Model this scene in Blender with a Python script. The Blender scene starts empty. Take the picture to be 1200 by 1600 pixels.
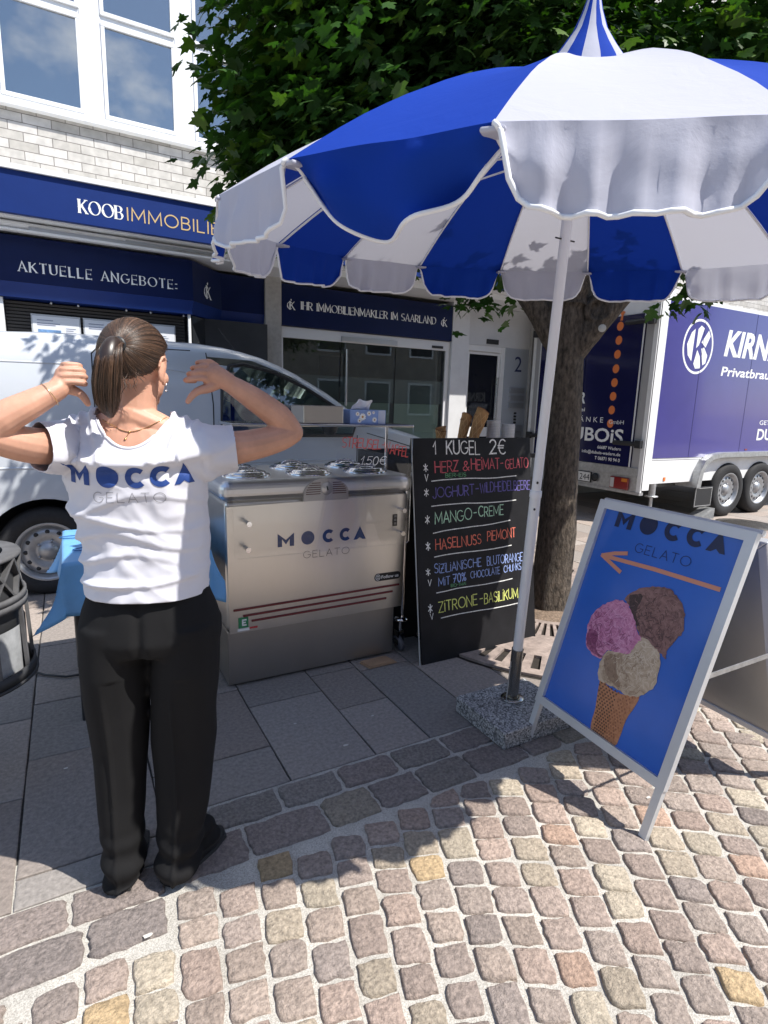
import bpy, bmesh, math, random
import numpy as np
from mathutils import Vector, Matrix, noise
from mathutils.bvhtree import BVHTree

random.seed(7)
R = math.radians
S = bpy.context.scene
COL = S.collection
# ------------------------------------------------------------------ camera
cam_d = bpy.data.cameras.new('camera'); cam = bpy.data.objects.new('camera', cam_d); COL.objects.link(cam)
PITCH, ROLL, YAW = R(10.9), R(1.7), R(29.2)
fw = Vector((math.sin(YAW)*math.cos(PITCH), math.cos(YAW)*math.cos(PITCH), -math.sin(PITCH)))
rt0 = Vector((math.cos(YAW), -math.sin(YAW), 0)); up0 = rt0.cross(fw)
rt = math.cos(ROLL)*rt0 + math.sin(ROLL)*up0
up = -math.sin(ROLL)*rt0 + math.cos(ROLL)*up0
cam.matrix_world = Matrix((( rt.x, up.x, -fw.x, 0), (rt.y, up.y, -fw.y, 0), (rt.z, up.z, -fw.z, 1.5), (0, 0, 0, 1)))
cam_d.sensor_fit = 'VERTICAL'; cam_d.sensor_height = 36; cam_d.lens = 882.6/1600*36
cam_d.clip_start = 0.05; cam_d.clip_end = 1500
S.camera = cam
# ------------------------------------------------------------------ light
SH = Vector((-0.42, 0.52))                    # shadow travel per metre of height
sun_dir = Vector((-SH.x, -SH.y, 1)).normalized()   # towards the sun
sun_el = math.asin(sun_dir.z); sun_az = math.atan2(sun_dir.x, sun_dir.y)
W = bpy.data.worlds.new('World'); S.world = W; W.use_nodes = True
nt = W.node_tree; nt.nodes.clear()
sky = nt.nodes.new('ShaderNodeTexSky'); sky.sky_type = 'NISHITA'; sky.sun_disc = False
sky.sun_elevation = sun_el; sky.sun_rotation = sun_az; sky.altitude = 200; sky.air_density = 1.0; sky.dust_density = 0.6; sky.ozone_density = 1.2
bg = nt.nodes.new('ShaderNodeBackground'); wo = nt.nodes.new('ShaderNodeOutputWorld')
bg.inputs[1].default_value = 0.15
# fair-weather clouds in the sky, seen mirrored in the upper windows
tc = nt.nodes.new('ShaderNodeTexCoord'); mp = nt.nodes.new('ShaderNodeMapping'); mp.inputs['Scale'].default_value = (1, 1, 1.7)
nz = nt.nodes.new('ShaderNodeTexNoise'); nz.inputs['Scale'].default_value = 2.3; nz.inputs['Detail'].default_value = 9; nz.inputs['Roughness'].default_value = 0.58
cr = nt.nodes.new('ShaderNodeValToRGB'); cr.color_ramp.elements[0].position = 0.59; cr.color_ramp.elements[1].position = 0.74
mx = nt.nodes.new('ShaderNodeMix'); mx.data_type = 'RGBA'; mx.inputs[7].default_value = (10, 9.9, 9.6, 1)
nt.links.new(tc.outputs['Generated'], mp.inputs[0]); nt.links.new(mp.outputs[0], nz.inputs[0]); nt.links.new(nz.outputs[0], cr.inputs[0])
nt.links.new(cr.outputs[0], mx.inputs[0]); nt.links.new(sky.outputs[0], mx.inputs[6]); nt.links.new(mx.outputs[2], bg.inputs[0]); nt.links.new(bg.outputs[0], wo.inputs[0])
sun_d = bpy.data.lights.new('sun', 'SUN'); sun = bpy.data.objects.new('sun', sun_d); COL.objects.link(sun)
sun_d.energy = 5.0; sun_d.angle = R(0.5); sun_d.color = (1, 0.955, 0.88)
sun.rotation_euler = sun_dir.to_track_quat('Z', 'Y').to_euler(); sun.location = (4, -4, 9)
S.view_settings.view_transform = 'Standard'; S.view_settings.look = 'None'; S.view_settings.exposure = 0.58; S.view_settings.gamma = 1
S.view_settings.use_curve_mapping = False
S.cycles.max_bounces = 8; S.cycles.transparent_max_bounces = 12

# ------------------------------------------------------------------ materials
def srgb(r, g, b):
    f = lambda c: (c/255/12.92 if c <= 10 else ((c/255+0.055)/1.055)**2.4)
    return (f(r), f(g), f(b))
def mat(name, col=(.5, .5, .5), rough=.5, metal=0., n=None, bump=None, vcol=False, spec=.5, coat=0., trans=0., alpha=1., sheen=0., sss=0., aniso=None, ior=None, rn=0., space='Object'):
    """n=(scale, amount[, stretch]) mottles the colour; bump=(scale, strength, distance[, stretch])"""
    m = bpy.data.materials.new(name); m.use_nodes = True; t = m.node_tree; b = t.nodes['Principled BSDF']
    L = t.links.new; N = t.nodes.new
    b.inputs['Roughness'].default_value = rough; b.inputs['Metallic'].default_value = metal; b.inputs['Specular IOR Level'].default_value = spec
    b.inputs['Coat Weight'].default_value = coat; b.inputs['Coat Roughness'].default_value = .06; b.inputs['Transmission Weight'].default_value = trans; b.inputs['Alpha'].default_value = alpha
    b.inputs['Sheen Weight'].default_value = sheen; b.inputs['Subsurface Weight'].default_value = sss
    if sss: b.inputs['Subsurface Radius'].default_value = (1, .35, .2); b.inputs['Subsurface Scale'].default_value = .008
    if ior: b.inputs['IOR'].default_value = ior
    c = N('ShaderNodeTexCoord')
    def src(st):
        if not st: return c.outputs[space]
        k = N('ShaderNodeMapping'); k.inputs['Scale'].default_value = st; L(c.outputs[space], k.inputs[0]); return k.outputs[0]
    cur = None
    if vcol:
        a = N('ShaderNodeVertexColor'); a.layer_name = 'Col'; cur = a.outputs[0]
    if n:
        x = N('ShaderNodeTexNoise'); x.inputs['Scale'].default_value = n[0]; x.inputs['Detail'].default_value = 6; x.inputs['Roughness'].default_value = .62
        L(src(n[2] if len(n) > 2 else None), x.inputs['Vector'])
        r = N('ShaderNodeMapRange'); r.inputs[1].default_value = .3; r.inputs[2].default_value = .7; r.inputs[3].default_value = 1-n[1]; r.inputs[4].default_value = 1+n[1]; L(x.outputs[0], r.inputs[0])
        q = N('ShaderNodeMix'); q.data_type = 'RGBA'; q.blend_type = 'MULTIPLY'; q.inputs[0].default_value = 1
        if cur: L(cur, q.inputs[6])
        else: q.inputs[6].default_value = (*col, 1)
        L(r.outputs[0], q.inputs[7]); cur = q.outputs[2]
        if rn:
            r2 = N('ShaderNodeMapRange'); r2.inputs[1].default_value = .3; r2.inputs[2].default_value = .7; r2.inputs[3].default_value = max(0, rough-rn); r2.inputs[4].default_value = rough+rn; L(x.outputs[0], r2.inputs[0]); L(r2.outputs[0], b.inputs['Roughness'])
    if cur: L(cur, b.inputs['Base Color'])
    else: b.inputs['Base Color'].default_value = (*col, 1)
    if bump:
        x = N('ShaderNodeTexNoise'); x.inputs['Scale'].default_value = bump[0]; x.inputs['Detail'].default_value = 8; x.inputs['Roughness'].default_value = .65
        L(src(bump[3] if len(bump) > 3 else None), x.inputs['Vector'])
        u = N('ShaderNodeBump'); u.inputs['Strength'].default_value = bump[1]; u.inputs['Distance'].default_value = bump[2]; L(x.outputs[0], u.inputs['Height']); L(u.outputs[0], b.inputs['Normal'])
    return m
def glassmat(name, tint=(.9, .95, .93), mirror=.12, rough=.0, dens=.15):
    """thin window pane: see-through with a mirror part, cheap and shadow-friendly"""
    m = bpy.data.materials.new(name); m.use_nodes = True; t = m.node_tree; t.nodes.clear(); N = t.nodes.new; L = t.links.new
    o = N('ShaderNodeOutputMaterial'); tr = N('ShaderNodeBsdfTransparent'); tr.inputs[0].default_value = (*[c*(1-dens) for c in tint], 1)
    g = N('ShaderNodeBsdfGlossy'); g.inputs['Roughness'].default_value = rough; g.inputs[0].default_value = (.95, .97, 1, 1)
    fr = N('ShaderNodeFresnel'); fr.inputs[0].default_value = 1.5; ad = N('ShaderNodeMath'); ad.operation = 'ADD'; ad.inputs[1].default_value = mirror; ad.use_clamp = True
    mixs = N('ShaderNodeMixShader'); L(fr.outputs[0], ad.inputs[0]); L(ad.outputs[0], mixs.inputs[0]); L(tr.outputs[0], mixs.inputs[1]); L(g.outputs[0], mixs.inputs[2]); L(mixs.outputs[0], o.inputs[0])
    return m

# ------------------------------------------------------------------ mesh builder
class MB:
    def __init__(s): s.v = []; s.f = []; s.mi = []; s.sm = []; s.c = None
    def add(s, vs, fs, mi=0, sm=False):
        o = len(s.v); s.v += [tuple(v) for v in vs]
        for f in fs: s.f.append(tuple(i+o for i in f)); s.mi.append(mi); s.sm.append(sm)
        return s
    def box(s, x0, x1, y0, y1, z0, z1, mi=0, M=None):
        vs = [Vector((x, y, z)) for z in (z0, z1) for y in (y0, y1) for x in (x0, x1)]
        if M is not None: vs = [M @ v for v in vs]
        return s.add(vs, [(0, 2, 3, 1), (4, 5, 7, 6), (0, 1, 5, 4), (2, 6, 7, 3), (0, 4, 6, 2), (1, 3, 7, 5)], mi)
    def bar(s, a, b, w, h, upv=(0, 0, 1), mi=0):
        a = Vector(a); b = Vector(b); d = b-a; l = d.length; d.normalize(); u = Vector(upv); r = d.cross(u)
        if r.length < 1e-4: u = Vector((1, 0, 0)); r = d.cross(u)
        r.normalize(); u = r.cross(d)
        M = Matrix(((r.x, d.x, u.x, a.x), (r.y, d.y, u.y, a.y), (r.z, d.z, u.z, a.z), (0, 0, 0, 1)))
        return s.box(-w/2, w/2, 0, l, -h/2, h/2, mi, M)
    def tube(s, pts, r, n=8, mi=0, closed=False, caps=True, sm=True):
        pts = [Vector(p) for p in pts]; k = len(pts); rr = r if isinstance(r, (list, tuple)) else [r]*k
        vs = []; pr = None
        for i in range(k):
            a = pts[(i-1) % k] if (closed or i) else pts[0]; b = pts[(i+1) % k] if (closed or i < k-1) else pts[-1]
            d = (b-a); d = d.normalized() if d.length > 1e-9 else Vector((0, 0, 1))
            if pr is None:
                u = Vector((0, 0, 1)) if abs(d.z) < .9 else Vector((1, 0, 0)); x = d.cross(u).normalized()
            else:
                x = (pr-d*pr.dot(d)); x = x.normalized() if x.length > 1e-6 else d.orthogonal().normalized()
            pr = x; y = d.cross(x)
            for j in range(n):
                t = 2*math.pi*j/n; vs.append(pts[i]+(x*math.cos(t)+y*math.sin(t))*rr[i])
        fs = []
        for i in range(k if closed else k-1):
            i2 = (i+1) % k
            for j in range(n): fs.append((i*n+j, i*n+(j+1) % n, i2*n+(j+1) % n, i2*n+j))
        s.add(vs, fs, mi, sm)
        if caps and not closed:
            s.add(vs[:n], [tuple(range(n))[::-1]], mi); s.add(vs[-n:], [tuple(range(n))], mi)
        return s
    def lathe(s, prof, n=24, M=None, mi=0, sm=True, a0=0, a1=360):
        full = abs(a1-a0-360) < 1e-6; m = n if full else n+1; vs = []
        for (r, z) in prof:
            for j in range(m):
                t = R(a0+(a1-a0)*j/n); v = Vector((r*math.cos(t), r*math.sin(t), z)); vs.append(M @ v if M is not None else v)
        fs = []
        for i in range(len(prof)-1):
            for j in range(n):
                j2 = (j+1) % m; fs.append((i*m+j, i*m+j2, (i+1)*m+j2, (i+1)*m+j))
        return s.add(vs, fs, mi, sm)
    def prism(s, poly, fr, d0, d1, mi=0, mi2=None):
        """poly (u,v) in frame fr=(origin, eu, ev); extruded along the normal from d0 to d1"""
        o, eu, ev = [Vector(q) for q in fr]; nn = eu.cross(ev).normalized(); k = len(poly)
        vs = [o+eu*u+ev*v+nn*d for d in (d0, d1) for (u, v) in poly]
        ar = sum(poly[i][0]*poly[(i+1) % k][1]-poly[(i+1) % k][0]*poly[i][1] for i in range(k))
        q = list(range(k)) if ar > 0 else list(range(k))[::-1]
        fs = [tuple(q[::-1]), tuple(i+k for i in q)]
        for i in range(k):
            a, b = q[i], q[(i+1) % k]; fs.append((a, b, b+k, a+k))
        s.add(vs, fs[1:2], mi if mi2 is None else mi2); s.add(vs, fs[:1]+fs[2:], mi)
        return s
    def sphere(s, c, r, n=12, m=8, mi=0, M=None):
        c = Vector(c); rr = r if isinstance(r, (tuple, list)) else (r, r, r); vs = []
        for i in range(m+1):
            p = math.pi*i/m
            for j in range(n):
                t = 2*math.pi*j/n; v = Vector((rr[0]*math.sin(p)*math.cos(t), rr[1]*math.sin(p)*math.sin(t), rr[2]*math.cos(p)))
                if M is not None: v = M @ v
                vs.append(c+v)
        return s.add(vs, [(i*n+j, (i+1)*n+j, (i+1)*n+(j+1) % n, i*n+(j+1) % n) for i in range(m) for j in range(n)], mi, True)
    def grid(s, fn, nu, nv, mi=0, sm=True):
        vs = [fn(i/nu, j/nv) for j in range(nv+1) for i in range(nu+1)]; w = nu+1
        return s.add(vs, [(j*w+i, j*w+i+1, (j+1)*w+i+1, (j+1)*w+i) for j in range(nv) for i in range(nu)], mi, sm)
    def mesh(s, name, mats, off=(0, 0, 0)):
        me = bpy.data.meshes.new(name); ox, oy, oz = off
        me.from_pydata([(x-ox, y-oy, z-oz) for x, y, z in s.v], [], s.f)
        for m in (mats if isinstance(mats, (list, tuple)) else [mats]): me.materials.append(m)
        me.polygons.foreach_set('material_index', s.mi); me.polygons.foreach_set('use_smooth', s.sm)
        if s.c is not None:
            at = me.color_attributes.new('Col', 'FLOAT_COLOR', 'POINT'); at.data.foreach_set('color', np.array(s.c, dtype=np.float32).ravel())
        me.validate(); me.update(); return me
    def build(s, name, mats, parent=None, bevel=0, label=None, cat=None, group=None, kind=None, at=None, seg=2):
        off = at if at is not None else ((0, 0, 0) if parent is None else base_of(parent))
        o = bpy.data.objects.new(name, s.mesh(name, mats, off)); COL.objects.link(o)
        if parent is not None: o.parent = parent
        if at is not None and parent is None: o.location = at
        if bevel:
            b = o.modifiers.new('bevel', 'BEVEL'); b.width = bevel; b.segments = seg; b.limit_method = 'ANGLE'; b.angle_limit = R(35)
        return tag(o, label, cat, group, kind)
def base_of(o):
    v = Vector(o.location)
    while o.parent: o = o.parent; v += Vector(o.location)
    return v
def tag(o, label=None, cat=None, group=None, kind=None):
    if label: o['label'] = label
    if cat: o['category'] = cat
    if group: o['group'] = group
    if kind: o['kind'] = kind
    return o
def thing(name, label, cat, loc=(0, 0, 0), group=None):
    o = bpy.data.objects.new(name, None); o.empty_display_size = .1; COL.objects.link(o); o.location = loc
    return tag(o, label, cat, group)
def copy_tree(o, loc=None, label=None, parent=None):
    c = o.copy(); COL.objects.link(c); c.parent = parent
    if loc is not None: c.location = loc
    if label: c['label'] = label
    for ch in o.children: copy_tree(ch, parent=c)
    return c

# ------------------------------------------------------------------ lettering
def arc(cx, cy, rx, ry, a0, a1, n=14): return [(cx+rx*math.cos(R(a0+(a1-a0)*i/n)), cy+ry*math.sin(R(a0+(a1-a0)*i/n))) for i in range(n+1)]
G = {
 'A': (.72, [[(0, 0), (.36, 1), (.72, 0)], [(.13, .34), (.59, .34)]]),
 'B': (.58, [[(0, 0), (0, 1)], [(0, 1), (.28, 1)]+arc(.28, .76, .24, .24, 90, -90)+[(0, .52)], [(0, .52), (.31, .52)]+arc(.31, .26, .27, .26, 90, -90)+[(0, 0)]]),
 'C': (.74, [arc(.42, .5, .42, .5, 48, 312, 24)]),
 'D': (.72, [[(0, 1), (0, 0), (.26, 0)]+arc(.26, .5, .46, .5, -90, 90)+[(0, 1)]]),
 'E': (.54, [[(.54, 1), (0, 1), (0, 0), (.54, 0)], [(0, .52), (.46, .52)]]),
 'F': (.52, [[(.52, 1), (0, 1), (0, 0)], [(0, .52), (.44, .52)]]),
 'G': (.8, [arc(.42, .5, .42, .5, 50, 345, 24)+[(.82, .46), (.5, .46)]]),
 'H': (.66, [[(0, 0), (0, 1)], [(.66, 0), (.66, 1)], [(0, .52), (.66, .52)]]),
 'I': (.04, [[(.02, 0), (.02, 1)]]), 'i': (.04, [[(.02, 0), (.02, .82)], [(.0, 1.02), (.05, 1.06)]]),
 'J': (.42, [[(.42, 1), (.42, .26)]+arc(.2, .26, .22, .26, 0, -165)]),
 'K': (.62, [[(0, 0), (0, 1)], [(.58, 1), (.02, .42)], [(.18, .58), (.62, 0)]]),
 'L': (.5, [[(0, 1), (0, 0), (.5, 0)]]),
 'M': (.86, [[(0, 0), (.04, 1), (.43, .22), (.82, 1), (.86, 0)]]),
 'N': (.68, [[(0, 0), (0, 1), (.68, 0), (.68, 1)]]),
 'O': (.92, [arc(.46, .5, .46, .5, 90, 450, 30)]),
 'P': (.55, [[(0, 0), (0, 1), (.28, 1)]+arc(.28, .74, .27, .26, 90, -90)+[(0, .48)]]),
 'R': (.6, [[(0, 0), (0, 1), (.28, 1)]+arc(.28, .74, .27, .26, 90, -90)+[(0, .48)], [(.25, .48), (.6, 0)]]),
 'S': (.56, [arc(.28, .75, .26, .25, 35, 270)+arc(.28, .25, .28, .25, 90, -145)]),
 'T': (.62, [[(0, 1), (.62, 1)], [(.31, 1), (.31, 0)]]),
 'U': (.64, [[(0, 1), (0, .3)]+arc(.32, .3, .32, .3, 180, 360)+[(.64, 1)]]),
 'V': (.66, [[(0, 1), (.33, 0), (.66, 1)]]),
 'W': (.98, [[(0, 1), (.24, 0), (.49, .85), (.74, 0), (.98, 1)]]),
 'Y': (.6, [[(0, 1), (.3, .5), (.6, 1)], [(.3, .5), (.3, 0)]]),
 'Z': (.58, [[(0, 1), (.58, 1), (0, 0), (.58, 0)]]), 'z': (.58, [[(0, 1), (.58, 1), (0, 0), (.58, 0)], [(.12, .5), (.46, .5)]]),
 '&': (.66, [[(.66, 0), (.16, .7)]+arc(.31, .8, .16, .2, 200, -20, 10)+[(.1, .36)]+arc(.26, .22, .24, .22, 150, 300, 8)+[(.66, .4)]]),
 '-': (.34, [[(0, .48), (.34, .5)]]), ':': (.1, [[(.04, .06), (.06, .1)], [(.04, .56), (.06, .6)]]), '.': (.08, [[(.03, .0), (.05, .04)]]),
 '%': (.6, [arc(.12, .8, .12, .16, 0, 360, 12), arc(.46, .2, .12, .16, 0, 360, 12), [(.06, 0), (.52, 1)]]),
 '1': (.24, [[(0, .6), (.22, 1), (.22, 0)]]), '2': (.52, [arc(.25, .74, .25, .26, 165, -40, 14)+[(0, 0), (.54, .02)]]),
 '0': (.5, [arc(.25, .5, .25, .5, 90, 450, 22)]), '5': (.48, [[(.46, 1), (.08, 1), (.04, .55)]+arc(.22, .32, .25, .3, 110, -150, 14)]),
 '7': (.5, [[(0, 1), (.5, 1), (.14, 0)], [(.1, .5), (.42, .5)]]), '€': (.6, [arc(.42, .5, .34, .5, 50, 310, 20), [(0, .58), (.5, .58)], [(0, .42), (.46, .42)]]),
 '*': (.6, [[(.3, 0), (.3, 1)], [(0, .2), (.6, .8)], [(.0, .8), (.6, .2)]]), ' ': (.34, []),
}
def ribbon(mb, pts, w, fr, lift, mi=0, cap=0.):
    """flat pen stroke of width w (number or function of direction) along pts in frame fr"""
    o, eu, ev = [Vector(q) for q in fr]; nn = eu.cross(ev).normalized(); P = [Vector((p[0], p[1])) for p in pts]
    P = [p for i, p in enumerate(P) if i == 0 or (p-P[i-1]).length > 1e-7]
    if len(P) < 2: return
    closed = (P[0]-P[-1]).length < 1e-6 and len(P) > 4
    if cap and not closed:
        P[0] = P[0]-(P[1]-P[0]).normalized()*cap; P[-1] = P[-1]+(P[-1]-P[-2]).normalized()*cap
    vs = []
    for i, p in enumerate(P):
        d1 = (P[i]-P[i-1]) if i else ((P[-1]-P[-2]) if closed else P[1]-P[0]); d2 = (P[i+1]-P[i]) if i < len(P)-1 else ((P[1]-P[0]) if closed else P[i]-P[i-1])
        d1 = d1.normalized(); d2 = d2.normalized(); n1 = Vector((-d1.y, d1.x)); n2 = Vector((-d2.y, d2.x)); m = n1+n2
        if m.length < .35: m = n1
        m.normalize(); k = min(1/max(m.dot(n1), .38), 2.4)
        ww = w(d1) if callable(w) else w
        for sgn in (1, -1):
            q = p+m*(sgn*ww/2*k); vs.append(o+eu*q.x+ev*q.y+nn*lift)
    mb.add(vs, [(2*i+1, 2*i+3, 2*i+2, 2*i) for i in range(len(P)-1)], mi)
def text_width(s, gap=.2): return sum(G[c][0]+gap for c in s)-gap
def write(mb, s, fr, x, y, h, w=.1, gap=.2, slant=0., wob=0., mi=0, lift=.0012, width=None, serif=False, rise=0., only=None):
    """pen lettering; x,y = lower left in frame units, h = cap height, w = stroke width / h"""
    sx = 1.0
    if width: sx = width/(text_width(s, gap)*h)
    cx = x; k = 0; wc = 0
    for c in s:
        if c == ' ': wc += 1
        gw, st = G[c]; jy = random.uniform(-wob, wob)*h; js = 1+random.uniform(-wob, wob); jr = random.uniform(-wob, wob)*.6
        for pl in (st if only is None or only == wc else []):
            pts = []
            for (a, b) in pl:
                a2 = a+(b-.5)*(slant+jr); pts.append((cx+a2*h*sx, y+jy+b*h*js+rise*(cx-x)))
            wv = w*random.uniform(.82, 1.25) if wob else w
            lw = (lambda d: h*(.045+.15*(abs(d.y)**1.5)*(1. if d.x*d.y < .08 else .45))) if serif else wv*h
            ribbon(mb, pts, lw, fr, lift+(k % 7)*.00012, mi, 0 if serif else w*h*.3); k += 1
            if serif and len(pl) > 1:
                for e, q in ((pts[0], pts[1]), (pts[-1], pts[-2])):
                    d = Vector(e)-Vector(q)
                    if d.length and abs(d.normalized().y) > .75: ribbon(mb, [(e[0]-.13*h, e[1]), (e[0]+.13*h, e[1])], .06*h, fr, lift+(k % 7)*.00012+.0004, mi); k += 1
                    elif d.length and abs(d.normalized().x) > .9 and c in 'EFLTZ': ribbon(mb, [(e[0], e[1]-.1*h), (e[0], e[1]+.1*h)], .06*h, fr, lift+(k % 7)*.00012+.0004, mi); k += 1
        cx += (gw+gap)*h*sx
    return cx
_tc = {}
def print_text(mb, s, fr, x, y, h, width=None, mi=0, lift=.0012, bold=0., slant=0., align='L', flip=False):
    """printed sans lettering from the built-in font"""
    key = (s, bold)
    if key not in _tc:
        cu = bpy.data.curves.new('t', 'FONT'); cu.body = s; cu.size = 1; cu.offset = bold; cu.resolution_u = 3
        ob = bpy.data.objects.new('t', cu); COL.objects.link(ob); dg = bpy.context.evaluated_depsgraph_get(); dg.update()
        me = bpy.data.meshes.new_from_object(ob.evaluated_get(dg)); _tc[key] = ([tuple(v.co) for v in me.vertices], [tuple(p.vertices) for p in me.polygons])
        bpy.data.objects.remove(ob); bpy.data.curves.remove(cu); bpy.data.meshes.remove(me)
    vs, fs = _tc[key]
    if not vs: return
    x0 = min(v[0] for v in vs); x1 = max(v[0] for v in vs); k = h/.73; kx = width/(x1-x0) if width else k
    o, eu, ev = [Vector(q) for q in fr]; nn = eu.cross(ev).normalized(); ws = (x1-x0)*kx; xs = x-(ws if align == 'R' else 0)
    out = [o+eu*(xs+(v[0]-x0)*kx+slant*v[1]*k)+ev*(y+v[1]*k)+nn*lift for v in vs]
    mb.add(out, [f for f in fs], mi)
def mocca(mb, fr, x0, x1, y, h, mi=0, lift=.0012, gel=None, gmi=None):
    """the round sans wordmark: M, a full disc, two open rings, a solid A"""
    w = x1-x0; u = lambda t: x0+w*t
    def P(pts, l=0): mb_poly(mb, pts, fr, lift+l, mi)
    mw = w*.175; s = mw*.27
    P([(x0, y), (x0+s, y), (x0+s, y+h*.55), (x0, y+h)]); P([(x0+mw-s, y), (x0+mw, y), (x0+mw, y+h), (x0+mw-s, y+h*.55)], .0001)
    P([(x0, y+h), (x0+s, y+h*.55), (x0+mw*.5, y+h*.16), (x0+mw*.5, y+h*.5)], .0002); P([(x0+mw, y+h), (x0+mw*.5, y+h*.5), (x0+mw*.5, y+h*.16), (x0+mw-s, y+h*.55)], .0003)
    r = h*.52; P(arc(u(.325), y+h/2, r, r, 0, 360, 32)[:-1])
    for cx in (u(.56), u(.755)): ribbon(mb, arc(cx, y+h/2, h*.37, h*.37, 45, 315, 28), h*.27, fr, lift, mi)
    ax = u(.85); bx = x1; m = (ax+bx)/2
    P([(ax, y), (ax+(m-ax)*.55, y), (m, y+h*.16), (m, y+h*1.04)]); P([(bx, y), (m, y+h*1.04), (m, y+h*.16), (bx-(bx-m)*.55, y)], .0001)
def mb_poly(mb, pts, fr, lift, mi=0):
    o, eu, ev = [Vector(q) for q in fr]; nn = eu.cross(ev).normalized(); k = len(pts)
    ar = sum(pts[i][0]*pts[(i+1) % k][1]-pts[(i+1) % k][0]*pts[i][1] for i in range(k))
    q = list(range(k)) if ar > 0 else list(range(k))[::-1]
    mb.add([o+eu*p[0]+ev*p[1]+nn*lift for p in pts], [tuple(q)], mi)
def remesh(mb, voxel, smooth=6, fac=.5):
    """union of closed shapes -> one continuous skin (verts, faces)"""
    me = bpy.data.meshes.new('tmp'); me.from_pydata(mb.v, [], mb.f); ob = bpy.data.objects.new('tmp', me); COL.objects.link(ob)
    m = ob.modifiers.new('r', 'REMESH'); m.mode = 'VOXEL'; m.voxel_size = voxel; m.adaptivity = 0
    if smooth: q = ob.modifiers.new('s', 'SMOOTH'); q.iterations = smooth; q.factor = fac
    dg = bpy.context.evaluated_depsgraph_get(); dg.update(); e = bpy.data.meshes.new_from_object(ob.evaluated_get(dg))
    vs = [Vector(v.co) for v in e.vertices]; fs = [tuple(p.vertices) for p in e.polygons]
    bpy.data.objects.remove(ob); bpy.data.meshes.remove(me); bpy.data.meshes.remove(e)
    return vs, fs
# ================================================================== GROUND
M_stone = mat('cobble_stone', rough=.85, vcol=True, n=(85, .42), bump=(95, 1., .011))
M_slab = mat('paving_slab', rough=.88, vcol=True, n=(60, .26), bump=(130, .8, .004))
def mortar_mat(name, c0, c1, scale):
    m = mat(name, c0, rough=.95, bump=(260, .8, .004)); t = m.node_tree; b = t.nodes['Principled BSDF']
    c = t.nodes.new('ShaderNodeTexCoord'); v = t.nodes.new('ShaderNodeTexVoronoi'); v.inputs['Scale'].default_value = scale; t.links.new(c.outputs['Object'], v.inputs['Vector'])
    r = t.nodes.new('ShaderNodeValToRGB'); r.color_ramp.elements[0].color = (*c0, 1); r.color_ramp.elements[1].color = (*c1, 1); r.color_ramp.elements[0].position = .12; r.color_ramp.elements[1].position = .8
    s = t.nodes.new('ShaderNodeSeparateColor'); t.links.new(v.outputs['Color'], s.inputs[0]); t.links.new(s.outputs[0], r.inputs[0])
    n = t.nodes.new('ShaderNodeTexNoise'); n.inputs['Scale'].default_value = 5; n.inputs['Detail'].default_value = 4; t.links.new(c.outputs['Object'], n.inputs['Vector'])
    g = t.nodes.new('ShaderNodeMapRange'); g.inputs[1].default_value = .3; g.inputs[2].default_value = .7; g.inputs[3].default_value = .8; g.inputs[4].default_value = 1.1; t.links.new(n.outputs[0], g.inputs[0])
    q = t.nodes.new('ShaderNodeMix'); q.data_type = 'RGBA'; q.blend_type = 'MULTIPLY'; q.inputs[0].default_value = 1; t.links.new(r.outputs[0], q.inputs[6]); t.links.new(g.outputs[0], q.inputs[7]); t.links.new(q.outputs[2], b.inputs['Base Color'])
    return m
M_mortar = mortar_mat('joint_mortar', (.34, .32, .285), (.56, .535, .49), 420)
M_bed = mortar_mat('joint_sand', (.03, .028, .026), (.09, .085, .08), 300)
TREE = Vector((3.12, 2.95, 0)); GR = 1.2
g = MB(); g.add([(-300, -300, -.03), (300, -300, -.03), (300, 300, -.03), (-300, 300, -.03)], [(0, 1, 2, 3)])
gm = mat('far_paving', (.34, .30, .265), rough=.9, n=(3, .18), bump=(40, .4, .004)); g.build('ground', gm, kind='structure')
g = MB(); g.add([(-9, -3, -.0075), (14, -3, -.0075), (14, 1.94, -.0075), (-9, 1.94, -.0075)], [(0, 1, 2, 3)]); g.build('joint_mortar', M_mortar, kind='structure')
g = MB(); g.add([(-9, 1.94, -.011), (14, 1.94, -.011), (14, 7.2, -.011), (-9, 7.2, -.011)], [(0, 1, 2, 3)]); g.build('joint_sand', M_bed, kind='structure')

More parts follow.
